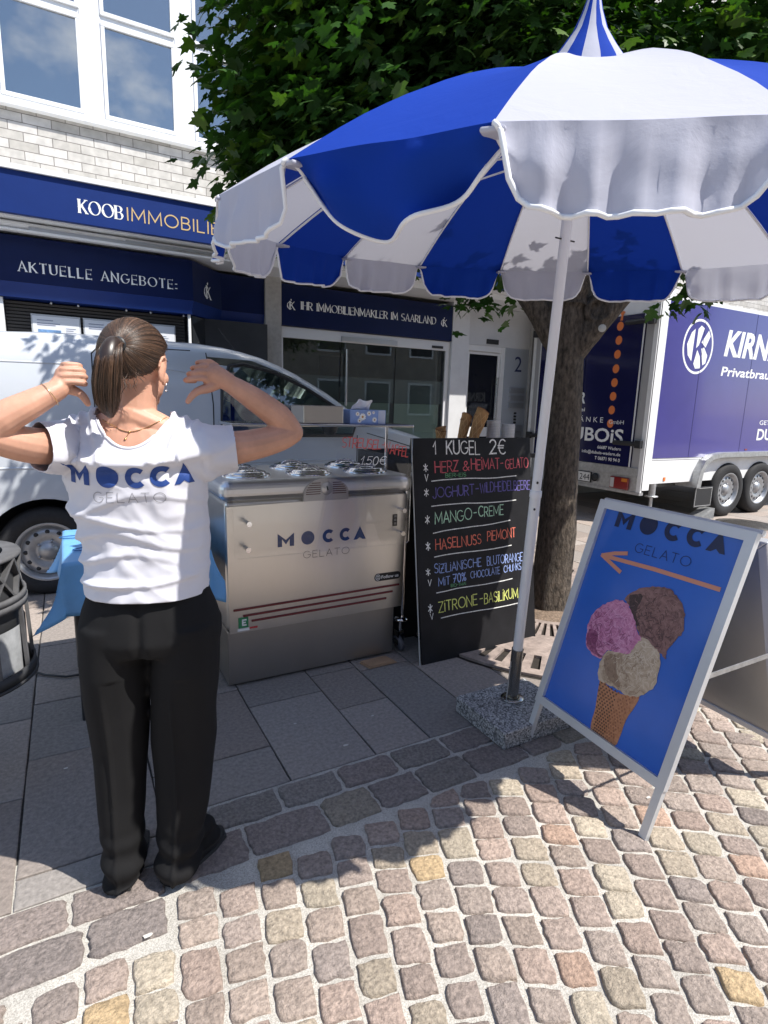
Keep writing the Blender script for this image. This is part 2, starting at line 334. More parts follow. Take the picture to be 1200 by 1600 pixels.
def stone(mb, cor, col, jag, dome, z0=-.016, n=4, inset=.010):
    """one sett: cor = 4 corners (x,y) ccw; rough outline, rounded edge, slightly domed top"""
    pts = []; c = [Vector(p) for p in cor]; cen = sum(c, Vector((0, 0)))/4
    STONES.append((cen.x, cen.y, max(p.x for p in c)-min(p.x for p in c), max(p.y for p in c)-min(p.y for p in c)))
    for i in range(4):
        a, b = c[i], c[(i+1) % 4]
        for k in range(n):
            t = k/n; p = a.lerp(b, t)
            if k == 0: p = p+(cen-p)*random.uniform(.02, .10)
            p = p+Vector((random.uniform(-jag, jag), random.uniform(-jag, jag))); pts.append(p)
    m = len(pts); vs = []; tz = random.uniform(-.002, .002); tx = random.uniform(-.02, .02); ty = random.uniform(-.02, .02)
    for (ins, z) in ((-.002, z0), (0., -.003), (inset*.22, dome*.45), (inset*.6, dome*.85), (inset*2.6, dome)):
        for p in pts:
            d = (cen-p); q = p+d.normalized()*min(ins, d.length*.7)
            zz = z+(tz+(q.x-cen.x)*tx+(q.y-cen.y)*ty if z > z0 else 0)+(random.uniform(-.0011, .0011) if z > 0 else 0)
            vs.append((q.x, q.y, zz))
    vs.append((cen.x, cen.y, dome+tz+random.uniform(-.001, .002)))
    fs = [(r*m+j, r*m+(j+1) % m, (r+1)*m+(j+1) % m, (r+1)*m+j) for r in range(4) for j in range(m)]+[(4*m+j, 4*m+(j+1) % m, 5*m) for j in range(m)]
    mb.add(vs, fs, 0, True)
    if mb.c is None: mb.c = []
    mb.c += [(*col, 1)]*(5*m+1)
def sett_col():
    t = random.random()
    base = random.choice([(.32, .252, .215), (.30, .242, .21), (.34, .272, .228), (.275, .228, .203), (.36, .275, .23), (.32, .262, .225)])
    if t < .03: base = (.41, .30, .175)
    elif t < .06: base = (.39, .27, .205)
    elif t < .13: base = (.42, .36, .28)
    elif t < .22: base = (.37, .31, .24)
    k = random.uniform(.84, 1.16); return tuple(c*k for c in base)
STONES = []
st = MB()
cx, cy = -.2, -1.8                                           # the setts run in concentric arcs
def radial_zone(r0, r1, pitch_t, ncol0, phase):
    dth = pitch_t
    for i in range(-6, int(1.75/dth)):
        th = -.36+i*dth; off = (i % 2)*.5*.112+phase
        r = r0+off-random.uniform(0, .01)
        while r < r1:
            ln = random.uniform(.096, .118)
            if random.random() < .05: ln *= 1.25
            gap = .0145
            def pt(rr, tt): return Vector((cx+rr*math.sin(tt), cy+rr*math.cos(tt)))
            jx = random.uniform(-.007, .007); g2 = (random.uniform(.012, .018))/r
            cor = [pt(r+gap/2, th+g2/2), pt(r+gap/2+jx, th+dth-g2/2), pt(r+ln-gap/2+jx, th+dth-g2/2), pt(r+ln-gap/2, th+g2/2)][::-1]
            cc = sum(cor, Vector((0, 0)))/4
            lim = 1.605 if cc.x > .18 else 1.455
            if max(p.y for p in cor) > lim and cc.y < lim-.018: cor = [Vector((p.x, min(p.y, lim-.004))) for p in cor]; cc = sum(cor, Vector((0, 0)))/4
            if max(p.y for p in cor) < lim+.004 and cc.y > -1.3 and -2.6 < cc.x < 5.2 and (cc-TREE.xy).length > GR+.07:
                stone(st, cor, sett_col(), .0040, random.uniform(.003, .006))
            r += ln
radial_zone(1.1, 2.35, .050, 0, 0)
radial_zone(2.36, 4.2, .0365, 0, .0)
radial_zone(4.2, 6.6, .0265, 0, .0)
# larger blocks along the edge of the slabs
for (ya, yb, xs, xe, lo, hi, ph) in ((1.785, 1.925, .33, 7.5, .21, .28, .02), (1.615, 1.775, .20, 7.5, .2, .29, 0), (1.465, 1.60, -3., .165, .17, .32, 0), (1.60, 1.735, -3., .19, .2, .34, .07)):
    x = xs+ph
    while x < xe:
        w = random.uniform(lo, hi); w = min(w, xe-x) if xe < 1 else w
        if w < .06: break
        c = Vector((x+w/2, (ya+yb)/2))
        if (c-TREE.xy).length > GR+.1:
            col = random.choice([(.235, .20, .185), (.26, .215, .195), (.225, .20, .18), (.29, .25, .2)]); k = random.uniform(.85, 1.12)
            stone(st, [(x+.007, ya+.007), (x+w-.007, ya+.007+random.uniform(-.004, .004)), (x+w-.007, yb-.007), (x+.007, yb-.007)], tuple(q*k for q in col), .0045, random.uniform(.003, .006), n=7)
        x += w
# small fillers where the patterns meet
for _ in range(9000):
    x, y = random.uniform(-1.2, 2.6), random.uniform(.2, 1.62); w = random.uniform(.045, .085)
    if all(abs(x-a) > (w+c)/2+.008 or abs(y-b) > (w+d)/2+.008 for a, b, c, d in STONES):
        h_ = w*random.uniform(.7, 1.) ; stone(st, [(x-w/2, y-h_/2), (x+w/2, y-h_/2), (x+w/2, y+h_/2), (x-w/2, y+h_/2)], sett_col(), .004, .004)
st.build('cobblestone_paving', M_stone, kind='structure')
sl = MB(); sl.c = []
cols = [-4.2, -3.8, -3.4, -3.02, -2.66, -2.2, -1.84, -1.4, -1.0, -.64, -.24, .20, .69, 1.08, 1.36, 1.68, 2.06, 2.45, 2.8, 3.2, 3.55, 3.95, 4.35, 4.7, 5.1, 5.5, 5.9, 6.3, 6.65, 7.05, 7.4, 7.8, 8.2, 8.6, 9., 9.4, 9.8, 10.2, 10.6, 11]
fixed = {-.64: [2.29, 2.9], -.24: [1.865, 2.535, 3.03, 3.35], .20: [2.2, 2.75], .69: [2.55, 2.95], 1.08: [2.34, 2.72], 1.36: [2.66, 3.1], 1.68: [2.62]}
for a, b in zip(cols[:-1], cols[1:]):
    y = 1.935 if a >= .2 else 1.74
    ys = list(fixed.get(a, []))
    cuts = [y]+ys
    while cuts[-1] < 7.2: cuts.append(cuts[-1]+random.uniform(.38, .78))
    for p, q in zip(cuts[:-1], cuts[1:]):
        cc = Vector(((a+b)/2, (p+q)/2))
        dx = max(a-TREE.x, TREE.x-b, 0); dy = max(p-TREE.y, TREE.y-q, 0)
        if math.hypot(dx, dy) < .35: continue
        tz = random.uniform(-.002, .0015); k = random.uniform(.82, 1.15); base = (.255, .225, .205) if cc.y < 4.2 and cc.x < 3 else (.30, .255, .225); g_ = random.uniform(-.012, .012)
        e = .0035; i = .007
        x0, x1, y0, y1 = a+e, b-e, p+e, q-e; ny = 6; nx = 6
        ring = [(x0+(x1-x0)*t/nx, y0) for t in range(nx)]+[(x1, y0+(y1-y0)*t/ny) for t in range(ny)]+[(x1-(x1-x0)*t/nx, y1) for t in range(nx)]+[(x0, y1-(y1-y0)*t/ny) for t in range(ny)]
        m = len(ring); vs = []; rnd = [(random.uniform(-.0014, .0014), random.uniform(-.0014, .0014)) for _ in ring]
        for (ins, z) in ((0, -.02), (0, -.002), (i*.5, .0), (i, .0006)):
            for (u, v), (ru, rv) in zip(ring, rnd):
                du = (1 if u < cc.x-(x1-x0)/2+1e-6 else (-1 if u > cc.x+(x1-x0)/2-1e-6 else 0)); dv = (1 if v < y0+1e-6 else (-1 if v > y1-1e-6 else 0))
                vs.append((u+du*ins+ru, v+dv*ins+rv, z+tz))
        fs = [(r*m+j, r*m+(j+1) % m, (r+1)*m+(j+1) % m, (r+1)*m+j) for r in range(3) for j in range(m)]+[tuple(3*m+j for j in range(m))]
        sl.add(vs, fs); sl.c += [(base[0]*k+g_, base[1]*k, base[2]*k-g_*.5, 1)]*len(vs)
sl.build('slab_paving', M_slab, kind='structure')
# chewing gum and dust spots trodden into the paving
gum = MB()
for (x, y, r) in ((.98, 2.04, .012), (.84, 2.3, .007), (.10, 1.47, .012), (.42, 2.35, .006), (1.9, 1.2, .01), (.3, 1.1, .008), (1.2, 2.2, .007), (-.1, 2.4, .008)):
    pts = [(r*(1+.25*math.sin(3*t+x*9))*math.cos(t), r*(.7+.2*math.cos(2*t))*math.sin(t)) for t in [2*math.pi*i/14 for i in range(14)]]
    gum.add([(x+a, y+b, .0098) for a, b in pts], [tuple(range(14))])
gum.build('gum_spots', mat('gum', (.55, .52, .48), rough=.8), kind='structure')

# ================================================================== TREE GRATE
M_grate = mat('cast_iron_rust', (.30, .24, .21), rough=.75, metal=.15, n=(25, .3), bump=(80, .5, .003))
tg = thing('tree_grate', 'round rusty cast iron grate with radial slots lying around the tree trunk', 'tree grate', (TREE.x, TREE.y, 0))
gb = MB(); NA = 64
radii = [.33, .38, .60, .66, .70, .88, .94, 1.13, 1.2]
slot_rings = {1: 2, 3: 4, 4: 0, 6: 2}
def gcell(mb, ra, rb, aa, ab, z0=.004, z1=.02):
    vs = [(TREE.x+r*math.cos(t), TREE.y+r*math.sin(t), z) for z in (z0, z1) for (r, t) in ((ra, aa), (rb, aa), (rb, ab), (ra, ab))]
    mb.add(vs, [(4, 5, 6, 7), (0, 1, 5, 4), (1, 2, 6, 5), (2, 3, 7, 6), (3, 0, 4, 7)])
pla = math.atan2(2.46-TREE.y, 2.52-TREE.x)
for i in range(len(radii)-1):
    ra, rb = radii[i], radii[i+1]; rm = (ra+rb)/2
    for k in range(NA*2):
        aa, ab = 2*math.pi*k/(NA*2), 2*math.pi*(k+1)/(NA*2); am = (aa+ab)/2
        d = (am-pla+math.pi) % (2*math.pi)-math.pi
        hole = (i in (1, 6) and k % 2 == 0) or (i == 3 and k % 4 < 2)
        if abs(d*rm) < .16 and .55 < rm < 1.0: hole = False
        if not hole: gcell(gb, ra, rb, aa, ab)
gb.build('slotted_ring', M_grate, tg)
p = MB(); c = (TREE.x+.78*math.cos(pla), TREE.y+.78*math.sin(pla))
p.lathe([(0, .0245), (.125, .0245), (.132, .022), (.134, .0205), (.15, .0205), (.152, .0195)], 32, Matrix.Translation((*c, 0))); p.build('cover_plate', M_grate, tg)
p = MB(); p.lathe([(1.22, .0015), (.0, .0016)], 48, Matrix.Translation(TREE), sm=False); p.build('pit_shade_soil', mat('pit_shade_soil', (.025, .02, .016), rough=1, n=(30, .4)), tg)  # soil disc coloured near black, painting in the shade below the slots
p = MB()
def moundf(u, v):
    t = 2*math.pi*u; r = .34*(1-v); q = noise.noise(Vector((r*9*math.cos(t), r*9*math.sin(t), 2)))
    return (TREE.x+r*math.cos(t), TREE.y+r*math.sin(t), .004+.045*v**.6+.012*q)
p.grid(moundf, 40, 10); p.build('bark_mulch', mat('bark_mulch', (.20, .145, .105), rough=1, n=(60, .5), bump=(90, 1, .012)), tg)

# manhole cover by the trailer
mh = MB(); mh.lathe([(0, .009), (.30, .009), (.305, .005), (.315, .005), (.32, .011), (.37, .011), (.375, 0)], 48, Matrix.Translation((8.1, 4.25, 0)))
for i in range(-5, 6):
    for j in range(-5, 6):
        if math.hypot(i, j) < 5.3: mh.box(8.1+i*.05-.017, 8.1+i*.05+.017, 4.25+j*.05-.009, 4.25+j*.05+.009, .0085, .012)
mh.build('manhole_cover', mat('manhole_iron', (.06, .055, .05), rough=.6, metal=.5, n=(30, .3)), label='round dark iron manhole cover set in the paving beside the trailer wheels', cat='manhole cover', at=(8.1, 4.25, 0))

# ================================================================== BUILDING
def brick_mat():
    m = mat('pale_brick', (.5, .48, .45), rough=.75); t = m.node_tree; b = t.nodes['Principled BSDF']; N = t.nodes.new; L = t.links.new
    c = N('ShaderNodeTexCoord'); s = N('ShaderNodeSeparateXYZ'); k = N('ShaderNodeCombineXYZ'); L(c.outputs['Object'], s.inputs[0]); L(s.outputs[0], k.inputs[0]); L(s.outputs[2], k.inputs[1])
    br = N('ShaderNodeTexBrick'); br.inputs['Scale'].default_value = 1; br.inputs['Brick Width'].default_value = .245; br.inputs['Row Height'].default_value = .0825; br.inputs['Mortar Size'].default_value = .004; br.inputs['Mortar Smooth'].default_value = .1
    br.inputs['Color1'].default_value = (.42, .40, .365, 1); br.inputs['Color2'].default_value = (.58, .56, .53, 1); br.inputs['Mortar'].default_value = (.20, .185, .17, 1); L(k.outputs[0], br.inputs['Vector'])
    n = N('ShaderNodeTexNoise'); n.inputs['Scale'].default_value = 14; n.inputs['Detail'].default_value = 5; L(c.outputs['Object'], n.inputs['Vector'])
    g = N('ShaderNodeMapRange'); g.inputs[1].default_value = .3; g.inputs[2].default_value = .7; g.inputs[3].default_value = .82; g.inputs[4].default_value = 1.1; L(n.outputs[0], g.inputs[0])
    q = N('ShaderNodeMix'); q.data_type = 'RGBA'; q.blend_type = 'MULTIPLY'; q.inputs[0].default_value = 1; L(br.outputs['Color'], q.inputs[6]); L(g.outputs[0], q.inputs[7]); L(q.outputs[2], b.inputs['Base Color'])
    u = N('ShaderNodeBump'); u.invert = True; u.inputs['Strength'].default_value = .5; u.inputs['Distance'].default_value = .006; L(br.outputs['Fac'], u.inputs['Height']); L(u.outputs[0], b.inputs['Normal'])
    return m
M_brick = brick_mat()
M_white = mat('white_frame', (.78, .79, .80), rough=.35, n=(6, .04))
M_glassU = glassmat('upper_glass', mirror=.22, dens=.35)
M_shopglass = glassmat('shop_glass', mirror=.02, dens=.12)
M_navy = mat('navy_sign', (.006, .013, .062), rough=.35, n=(3, .12), spec=.22)
M_blue = mat('sign_blue', (.006, .026, .15), rough=.45, spec=.25, n=(3, .08))
M_let = mat('sign_white', (.82, .83, .82), rough=.4)
M_gold = mat('sign_gold', (.72, .52, .26), rough=.35, metal=.3)
M_render = mat('grey_render', (.42, .41, .40), rough=.8, n=(8, .1), bump=(60, .3, .002))
M_dark = mat('dark_interior', (.035, .036, .04), rough=.8, n=(2, .3))
bd = thing('office_building', 'pale brick office building with white upper windows above a blue estate agent shopfront', 'building', (2.5, 7.2, 0))
w = MB(); w.box(-7, 13, 7.0, 7.3, 3.0, 4.2); w.box(-7, 13, 7.0, 7.3, 6.3, 9.0); w.box(-7, -4.35, 7.0, 7.3, 4.2, 6.3); w.box(9.2, 13, 7.0, 7.3, 4.2, 6.3)
w.build('brick_wall', M_brick, bd)
w = MB(); w.box(-7, 13, 7.3, 13, 8.6, 8.9); w.box(-7, -6.7, 7.3, 13, 0, 8.6); w.box(12.7, 13, 7.3, 13, 0, 8.6); w.box(-7, 13, 12.8, 13, 0, 8.6); w.box(-6.7, 12.7, 7.3, 12.8, 3.02, 3.2); w.build('shell_wall', M_render, bd)
w = MB(); w.box(-4.35, 9.2, 6.925, 7.06, 4.155, 4.215); w.build('window_sill', M_white, bd, bevel=.006)
fm = MB(); P0 = -.345; PER = .885; panes = []
x0 = P0-4*PER-.09; x1 = P0+10*PER
fm.box(x0, x1, 7.02, 7.09, 4.215, 4.262); fm.box(x0, x1, 7.02, 7.09, 6.24, 6.3)
for i in range(-4, 11):
    a = P0+i*PER
    fm.box(a-.185, a, 7.022, 7.088, 4.262, 6.24)            # mullion between two panes
fm.box(x0, x1, 7.03, 7.085, 5.125, 5.185)
fm.build('window_frame', M_white, bd, bevel=.004)
for i in range(-4, 10):
    a = P0+i*PER
    for (za, zb) in ((4.262, 5.125), (5.185, 6.24)):
        f = MB(); e = .036
        f.box(a, a+.70, 7.01, 7.06, za, za+e); f.box(a, a+.70, 7.01, 7.06, zb-e, zb); f.box(a, a+e, 7.012, 7.058, za+e, zb-e); f.box(a+.70-e, a+.70, 7.012, 7.058, za+e, zb-e)
        fo = f.build('window', M_white, bd, bevel=.003)
        gp = MB(); gp.box(a+e, a+.70-e, 7.03, 7.036, za+e, zb-e); gp.build('pane', M_glassU, fo)
def curt(u, v): return (x0+(x1-x0)*u, 7.42+.035*math.sin(u*190)+.02*math.sin(u*67), 4.1+2.2*v)
w = MB(); w.grid(curt, 420, 1); w.build('curtain', mat('curtain_grey', (.24, .26, .30), rough=.9), bd)
# canopy slab over the shopfront with its white soffit
w = MB(); w.box(-5, 9, 6.46, 6.998, 3.06, 3.40); w.build('canopy', M_white, bd); w = MB(); w.box(-5, 9, 6.62, 7.18, 2.985, 3.058); w.build('soffit', M_white, bd)
w = MB(); w.box(-5, 9, 6.375, 6.998, 3.432, 3.475); w.build('canopy_flashing', M_white, bd)
# shopfront piers
w = MB(); w.box(2.225, 2.43, 7.13, 7.5, 0, 2.985); w.build('stone_pier', mat('pier_stone', (.40, .385, .365), rough=.75, n=(18, .16)), bd)
w = MB(); w.box(5.06, 5.37, 7.14, 7.5, 0, 2.985); w.build('white_pier', mat('pier_white', (.66, .67, .69), rough=.6, n=(5, .06)), bd)
w = MB(); w.box(6.64, 9, 7.14, 7.5, 0, 2.985); w.build('plinth_wall', M_render, bd); w = MB(); w.box(-5, -2.7, 7.14, 7.5, 0, 2.985); w.build('plinth_wall', M_render, bd)
w = MB(); w.box(5.37, 6.64, 7.2, 7.5, 2.42, 2.985); w.build('door_header', mat('header_panel', (.60, .61, .63), rough=.5, n=(4, .05)), bd)
# inside of the shop
w = MB(); w.box(-2.6, 6.6, 9.6, 9.7, 0, 3.0); w.build('inner_wall', mat('inner_wall', (.22, .22, .22), rough=.9, n=(1.5, .3)), bd)
w = MB(); w.box(3.72, 4.12, 9.0, 9.03, 1.75, 2.25); w.build('inner_picture', M_dark, bd)
w = MB(); w.box(-2.6, 6.6, 7.25, 9.6, .002, .03); w.build('inner_floor', M_dark, bd)
# shop window and glass door
w = MB(); w.box(2.432, 5.06, 7.19, 7.26, 2.29, 2.425); w.box(4.99, 5.058, 7.19, 7.26, 0, 2.29); w.box(2.432, 2.47, 7.19, 7.26, 0, 2.29); w.build('shop_frame', mat('shop_frame', (.70, .71, .73), rough=.4), bd, bevel=.004)
for (a, b, nm) in ((2.47, 3.275, 'shop_window'), (3.29, 4.135, 'glass_door'), (4.15, 4.99, 'shop_window')):
    w = MB(); w.box(a, b, 7.215, 7.225, .05, 2.288); go = w.build(nm, M_shopglass, bd)
    v = MB(); v.box(a+.004, b-.004, 7.2305, 7.2325, 1.505, 1.84); v.build('vinyl_band', mat('vinyl_grey', (.24, .27, .30), rough=.6), go)
    v = MB(); v.box(a+.004, b-.06, 7.2305, 7.2325, .2, 1.50); v.build('frosted_film', mat('vinyl_pale', (.55, .66, .62), rough=.6), go)
    if nm == 'glass_door':
        h = MB(); h.tube([(3.36, 7.17, 1.45), (3.36, 7.17, 2.2)], .016, 10); h.tube([(3.36, 7.17, 2.05), (3.36, 7.215, 2.05)], .01, 8); h.tube([(3.36, 7.17, 1.6), (3.36, 7.215, 1.6)], .01, 8); h.build('handle', mat('steel_handle', (.6, .6, .6), rough=.25, metal=1), go)
w = MB(); w.box(3.28, 4.145, 7.165, 7.188, 2.3, 2.365); w.build('door_closer', mat('closer', (.55, .56, .58), rough=.3, metal=.8), bd, bevel=.004)
w = MB(); w.box(4.74, 4.93, 7.176, 7.189, 2.315, 2.35); w.build('closer_plate', M_dark, bd)
# house door beside the shop
w = MB(); w.box(5.37, 5.43, 7.21, 7.29, 0, 2.42); w.box(6.07, 6.15, 7.21, 7.29, 0, 2.42); w.box(5.43, 6.07, 7.21, 7.29, 2.33, 2.42); w.build('door_frame', M_white, bd, bevel=.005)
d = MB(); d.box(5.432, 5.47, 7.235, 7.27, .03, 2.325); d.box(6.03, 6.068, 7.235, 7.27, .03, 2.325); d.box(5.47, 6.03, 7.235, 7.27, 2.285, 2.325); d.box(5.47, 6.03, 7.235, 7.27, .03, .22); d.box(5.47, 6.03, 7.235, 7.27, 1.02, 1.17)
do = d.build('house_door', M_white, bd, bevel=.004)
v = MB(); v.box(5.47, 6.03, 7.25, 7.258, 1.17, 2.285); v.box(5.47, 6.03, 7.25, 7.258, .22, 1.02); v.build('pane', mat('door_glass', (.012, .014, .018), rough=.05, spec=.8), do)
h = MB(); h.tube([(6.01, 7.19, 1.2), (6.01, 7.19, 1.95)], .014, 8); h.tube([(6.01, 7.19, 1.3), (6.03, 7.235, 1.3)], .009, 6); h.tube([(6.01, 7.19, 1.85), (6.03, 7.235, 1.85)], .009, 6); h.build('handle', mat('steel_handle2', (.6, .6, .6), rough=.25, metal=1), do)
w = MB(); w.box(5.75, 5.98, 7.182, 7.199, 2.45, 2.52); w.build('number_plate', M_dark, bd)
pn = MB(); pn.box(6.15, 6.64, 7.2, 7.28, 0, 2.42); po = pn.build('bell_panel', mat('bell_panel', (.50, .54, .60), rough=.35, metal=.4), bd)
t = MB(); fr = ((6.25, 7.198, 0), (1, 0, 0), (0, 0, 1)); print_text(t, '2', fr, .10, 2.06, .25, mi=0, lift=.001); t.build('house_number', mat('number_blue', (.03, .04, .12), rough=.4), po)
m_box = mat('mailbox_steel', (.42, .44, .48), rough=.35, metal=.7)
for i, z in enumerate((1.72, 1.60, 1.48, 1.12, 1.02, .92, .82)):
    b = MB(); b.box(6.27, 6.57, 7.165, 7.199, z, z+.085); b.box(6.31, 6.53, 7.158, 7.1645, z+.045, z+.058); b.build('letter_flap', m_box, po, bevel=.003)
b = MB(); [b.tube([(6.42, 7.17, 1.4-.05*k), (6.42, 7.2, 1.4-.05*k)], .018, 10) for k in range(4)]; b.build('bell_button', M_dark, po)

# unseen row across the square, added to block low sky and fill the reflections
ob_ = thing('opposite_building', 'plain beige building across the square, unseen, added to block low sky and fill the reflections', 'building', (2, -12, 0))
w = MB(); w.box(-26, 34, -18, -12, 0, 3.2); w.box(-26, 34, -18, -12, 3.2, 8.4); w.build('wall', mat('opposite_render', (.36, .32, .27), rough=.9, n=(2, .12)), ob_)
for i in range(-9, 13):
    for z in (.9, 3.9, 6.2):
        v = MB(); v.box(i*2.6+.4, i*2.6+1.9, -11.99, -11.94, z, z+1.7); wo2 = v.build('window', M_white, ob_); v = MB(); v.box(i*2.6+.5, i*2.6+1.8, -11.938, -11.93, z+.1, z+1.6); v.build('pane', M_dark, wo2)
w = MB(); w.prism([(-18.5, 8.4), (-11.6, 8.4), (-15, 10.4)], ((0, 0, 0), (0, 1, 0), (0, 0, 1)), -26.4, 34.4); w.build('roof', mat('opposite_tiles', (.16, .07, .05), rough=.85, n=(6, .3)), ob_)
# ---- signs on the shopfront
def emblem(mb, fr, x, y, h, mi=0):
    write(mb, 'C', fr, x, y, h*.72, w=.1, mi=mi, serif=True); write(mb, 'K', fr, x+h*.30, y-h*.06, h*.85, w=.1, mi=mi, serif=True)
    mb_poly(mb, [(x+h*.42, y+h*.84), (x+h*.5, y+h*.95), (x+h*.42, y+h*1.06), (x+h*.34, y+h*.95)], fr, .0016, mi)
sg = thing('fascia_sign', 'long blue fascia sign lettered KOOB IMMOBILIEN under the brick wall', 'sign', (0, 6.4, 3.07))
b = MB(); b.box(-5, 6.2, 6.40, 6.458, 3.07, 3.43); b.build('panel', M_blue, sg, bevel=.004)
t = MB(); fr = ((0, 6.40, 0), (1, 0, 0), (0, 0, 1)); write(t, 'KOOB', fr, .225, 3.165, .115, serif=True, gap=.24, width=.365, lift=.002); t.build('lettering', M_let, sg)
t = MB(); write(t, 'IMMOBILIEN', fr, .635, 3.168, .112, w=.11, gap=.26, width=1.0, lift=.002); t.build('lettering', M_gold, sg)
aw = thing('folding_awning', 'closed roller awning with white cassette hanging below the blue KOOB fascia', 'awning', (0, 6.6, 2.95))
b = MB(); b.tube([(-3.2, 6.58, 3.015), (1.62, 6.58, 3.015)], .032, 12); b.build('roller', M_white, aw)
b = MB(); b.box(-3.2, 1.66, 6.53, 6.61, 2.957, 2.978); b.build('front_bar', M_white, aw, bevel=.006)
b = MB(); b.bar((-.2, 6.545, 2.99), (1.15, 6.545, 2.99), .03, .028); b.bar((.62, 6.53, 3.003), (1.5, 6.53, 3.003), .026, .022); b.build('folding_arm', mat('awning_arm', (.45, .45, .45), rough=.4, metal=.6), aw)
bx = thing('bay_sign', 'dark navy box sign lettered AKTUELLE ANGEBOTE over the display window', 'sign', (0, 6.9, 2.4))
bay = [(-2.7, 6.7), (1.285, 6.7), (1.70, 7.17), (2.222, 7.17), (2.222, 7.28), (-2.7, 7.28)]
def plan_prism(mb, poly, z0, z1, mi=0): mb.prism(poly, ((0, 0, 0), (1, 0, 0), (0, 1, 0)), z0, z1, mi)
b = MB(); plan_prism(b, bay, 2.535, 2.95); b.build('panel', M_navy, bx)
b = MB(); ins = [(-2.7, 6.745), (1.27, 6.745), (1.68, 7.2), (2.222, 7.2), (2.222, 7.28), (-2.7, 7.28)]
n_ = len(bay); vs = [(x, y, 2.4) for x, y in ins]+[(x, y, 2.5345) for x, y in bay]
b.add(vs, [tuple(range(n_))[::-1], tuple(range(n_, 2*n_))]+[(i, (i+1) % n_, (i+1) % n_+n_, i+n_) for i in range(n_)]); b.build('light_band', M_blue, bx)
fr = ((0, 6.70, 0), (1, 0, 0), (0, 0, 1))
for i in range(2): t = MB(); write(t, 'AKTUELLE ANGEBOTE:', fr, -.315, 2.635, .088, serif=True, gap=.36, width=1.43, lift=.002, only=i); t.build('lettering', M_let, bx)
t = MB(); dv = Vector((.415, .47, 0)).normalized(); fr = (Vector((1.285, 6.7, 0)), dv, (0, 0, 1)); emblem(t, fr, .24, 2.62, .16); t.build('emblem', M_let, bx)
dw = thing('display_window', 'shop display window with dark slatted blind and three property notices', 'shop window', (0, 7.0, 0))
b = MB(); b.box(-2.7, 2.2, 7.0, 7.05, 0, .9); b.build('stall_riser', M_render, dw)
b = MB(); b.box(-.56, -.47, 6.78, 6.86, .9, 2.398); b.box(-2.7, -2.62, 6.78, 6.86, .9, 2.398); b.box(1.62, 1.70, 7.14, 7.2, .9, 2.398); b.box(2.14, 2.222, 7.14, 7.2, .9, 2.398); b.box(1.235, 1.265, 6.77, 6.8, .9, 2.398); b.build('frame', M_white, dw, bevel=.004)
b = MB()
for i in range(46): b.box(-.46, 1.22, 6.90, 6.918, .92+i*.032, .942+i*.032)
b.build('slatted_blind', mat('blind_brown', (.055, .05, .046), rough=.6), dw)
b = MB(); b.box(-2.6, 2.2, 6.98, 6.99, .9, 2.398); b.build('backing', M_dark, dw)
b = MB(); fr2 = ((1.27, 6.79, 0), Vector((.38, .39, 0)).normalized(), (0, 0, 1)); b.prism([(.02, .92), (.52, .92), (.52, 2.39), (.02, 2.39)], fr2, -.003, .003); b.box(1.7, 2.14, 7.165, 7.171, .92, 2.39); b.build('side_glass', mat('side_glass', (.02, .022, .026), rough=.05, spec=.7), dw)
m_pap = mat('notice_paper', (.74, .76, .80), rough=.4); m_ph = mat('notice_photo', (.16, .30, .55), rough=.4, n=(14, .5)); m_ink = mat('notice_ink', (.25, .28, .38), rough=.5); m_acr = mat('notice_edge', (.50, .52, .55), rough=.2)
for i, a in enumerate((-.255, .205, .66)):
    wv = .435 if i < 2 else .45
    nb = MB(); nb.box(a, a+wv, 6.862, 6.872, 1.68, 2.275); no = nb.build('notice', m_acr, dw)
    v = MB(); v.box(a+.012, a+wv-.012, 6.8585, 6.8615, 1.70, 2.258); v.build('sheet', m_pap, no)
    v = MB(); v.box(a+.055, a+.255, 6.8555, 6.858, 2.02 if i else 1.96, 2.13 if i == 0 else 2.1); v.build('photo', m_ph, no)
    v = MB(); [v.box(a+.05, a+.05+q, 6.856, 6.8582, z, z+.008) for q, z in ((.14, 2.215), (.20, 2.185), (.16, 2.17))]; [v.box(a+.30, a+.30+random.uniform(.05, .1), 6.856, 6.8582, 2.15-.02*k, 2.155-.02*k) for k in range(12)]; v.build('print', m_ink, no)
v = MB(); [v.sphere((x, 6.83, 2.385), .011, 8, 6) for x in (-.07, .17, .62, .86, 1.2)]; v.build('spotlight', M_white, dw)
ih = thing('shop_sign', 'navy sign lettered IHR IMMOBILIENMAKLER IM SAARLAND above the glass door', 'sign', (3.74, 7.2, 2.43))
b = MB(); b.box(2.432, 5.058, 7.15, 7.26, 2.43, 2.93); b.build('panel', M_navy, ih, bevel=.004)
fr = ((0, 7.15, 0), (1, 0, 0), (0, 0, 1))
for i in range(4): t = MB(); write(t, 'IHR IMMOBILIENMAKLER IM SAARLAND', fr, 2.70, 2.645, .092, serif=True, gap=.22, width=2.06, lift=.002, only=i); t.build('lettering', M_let, ih)
for x in (2.515, 4.86): t = MB(); emblem(t, fr, x, 2.635, .115); t.build('emblem', M_let, ih)
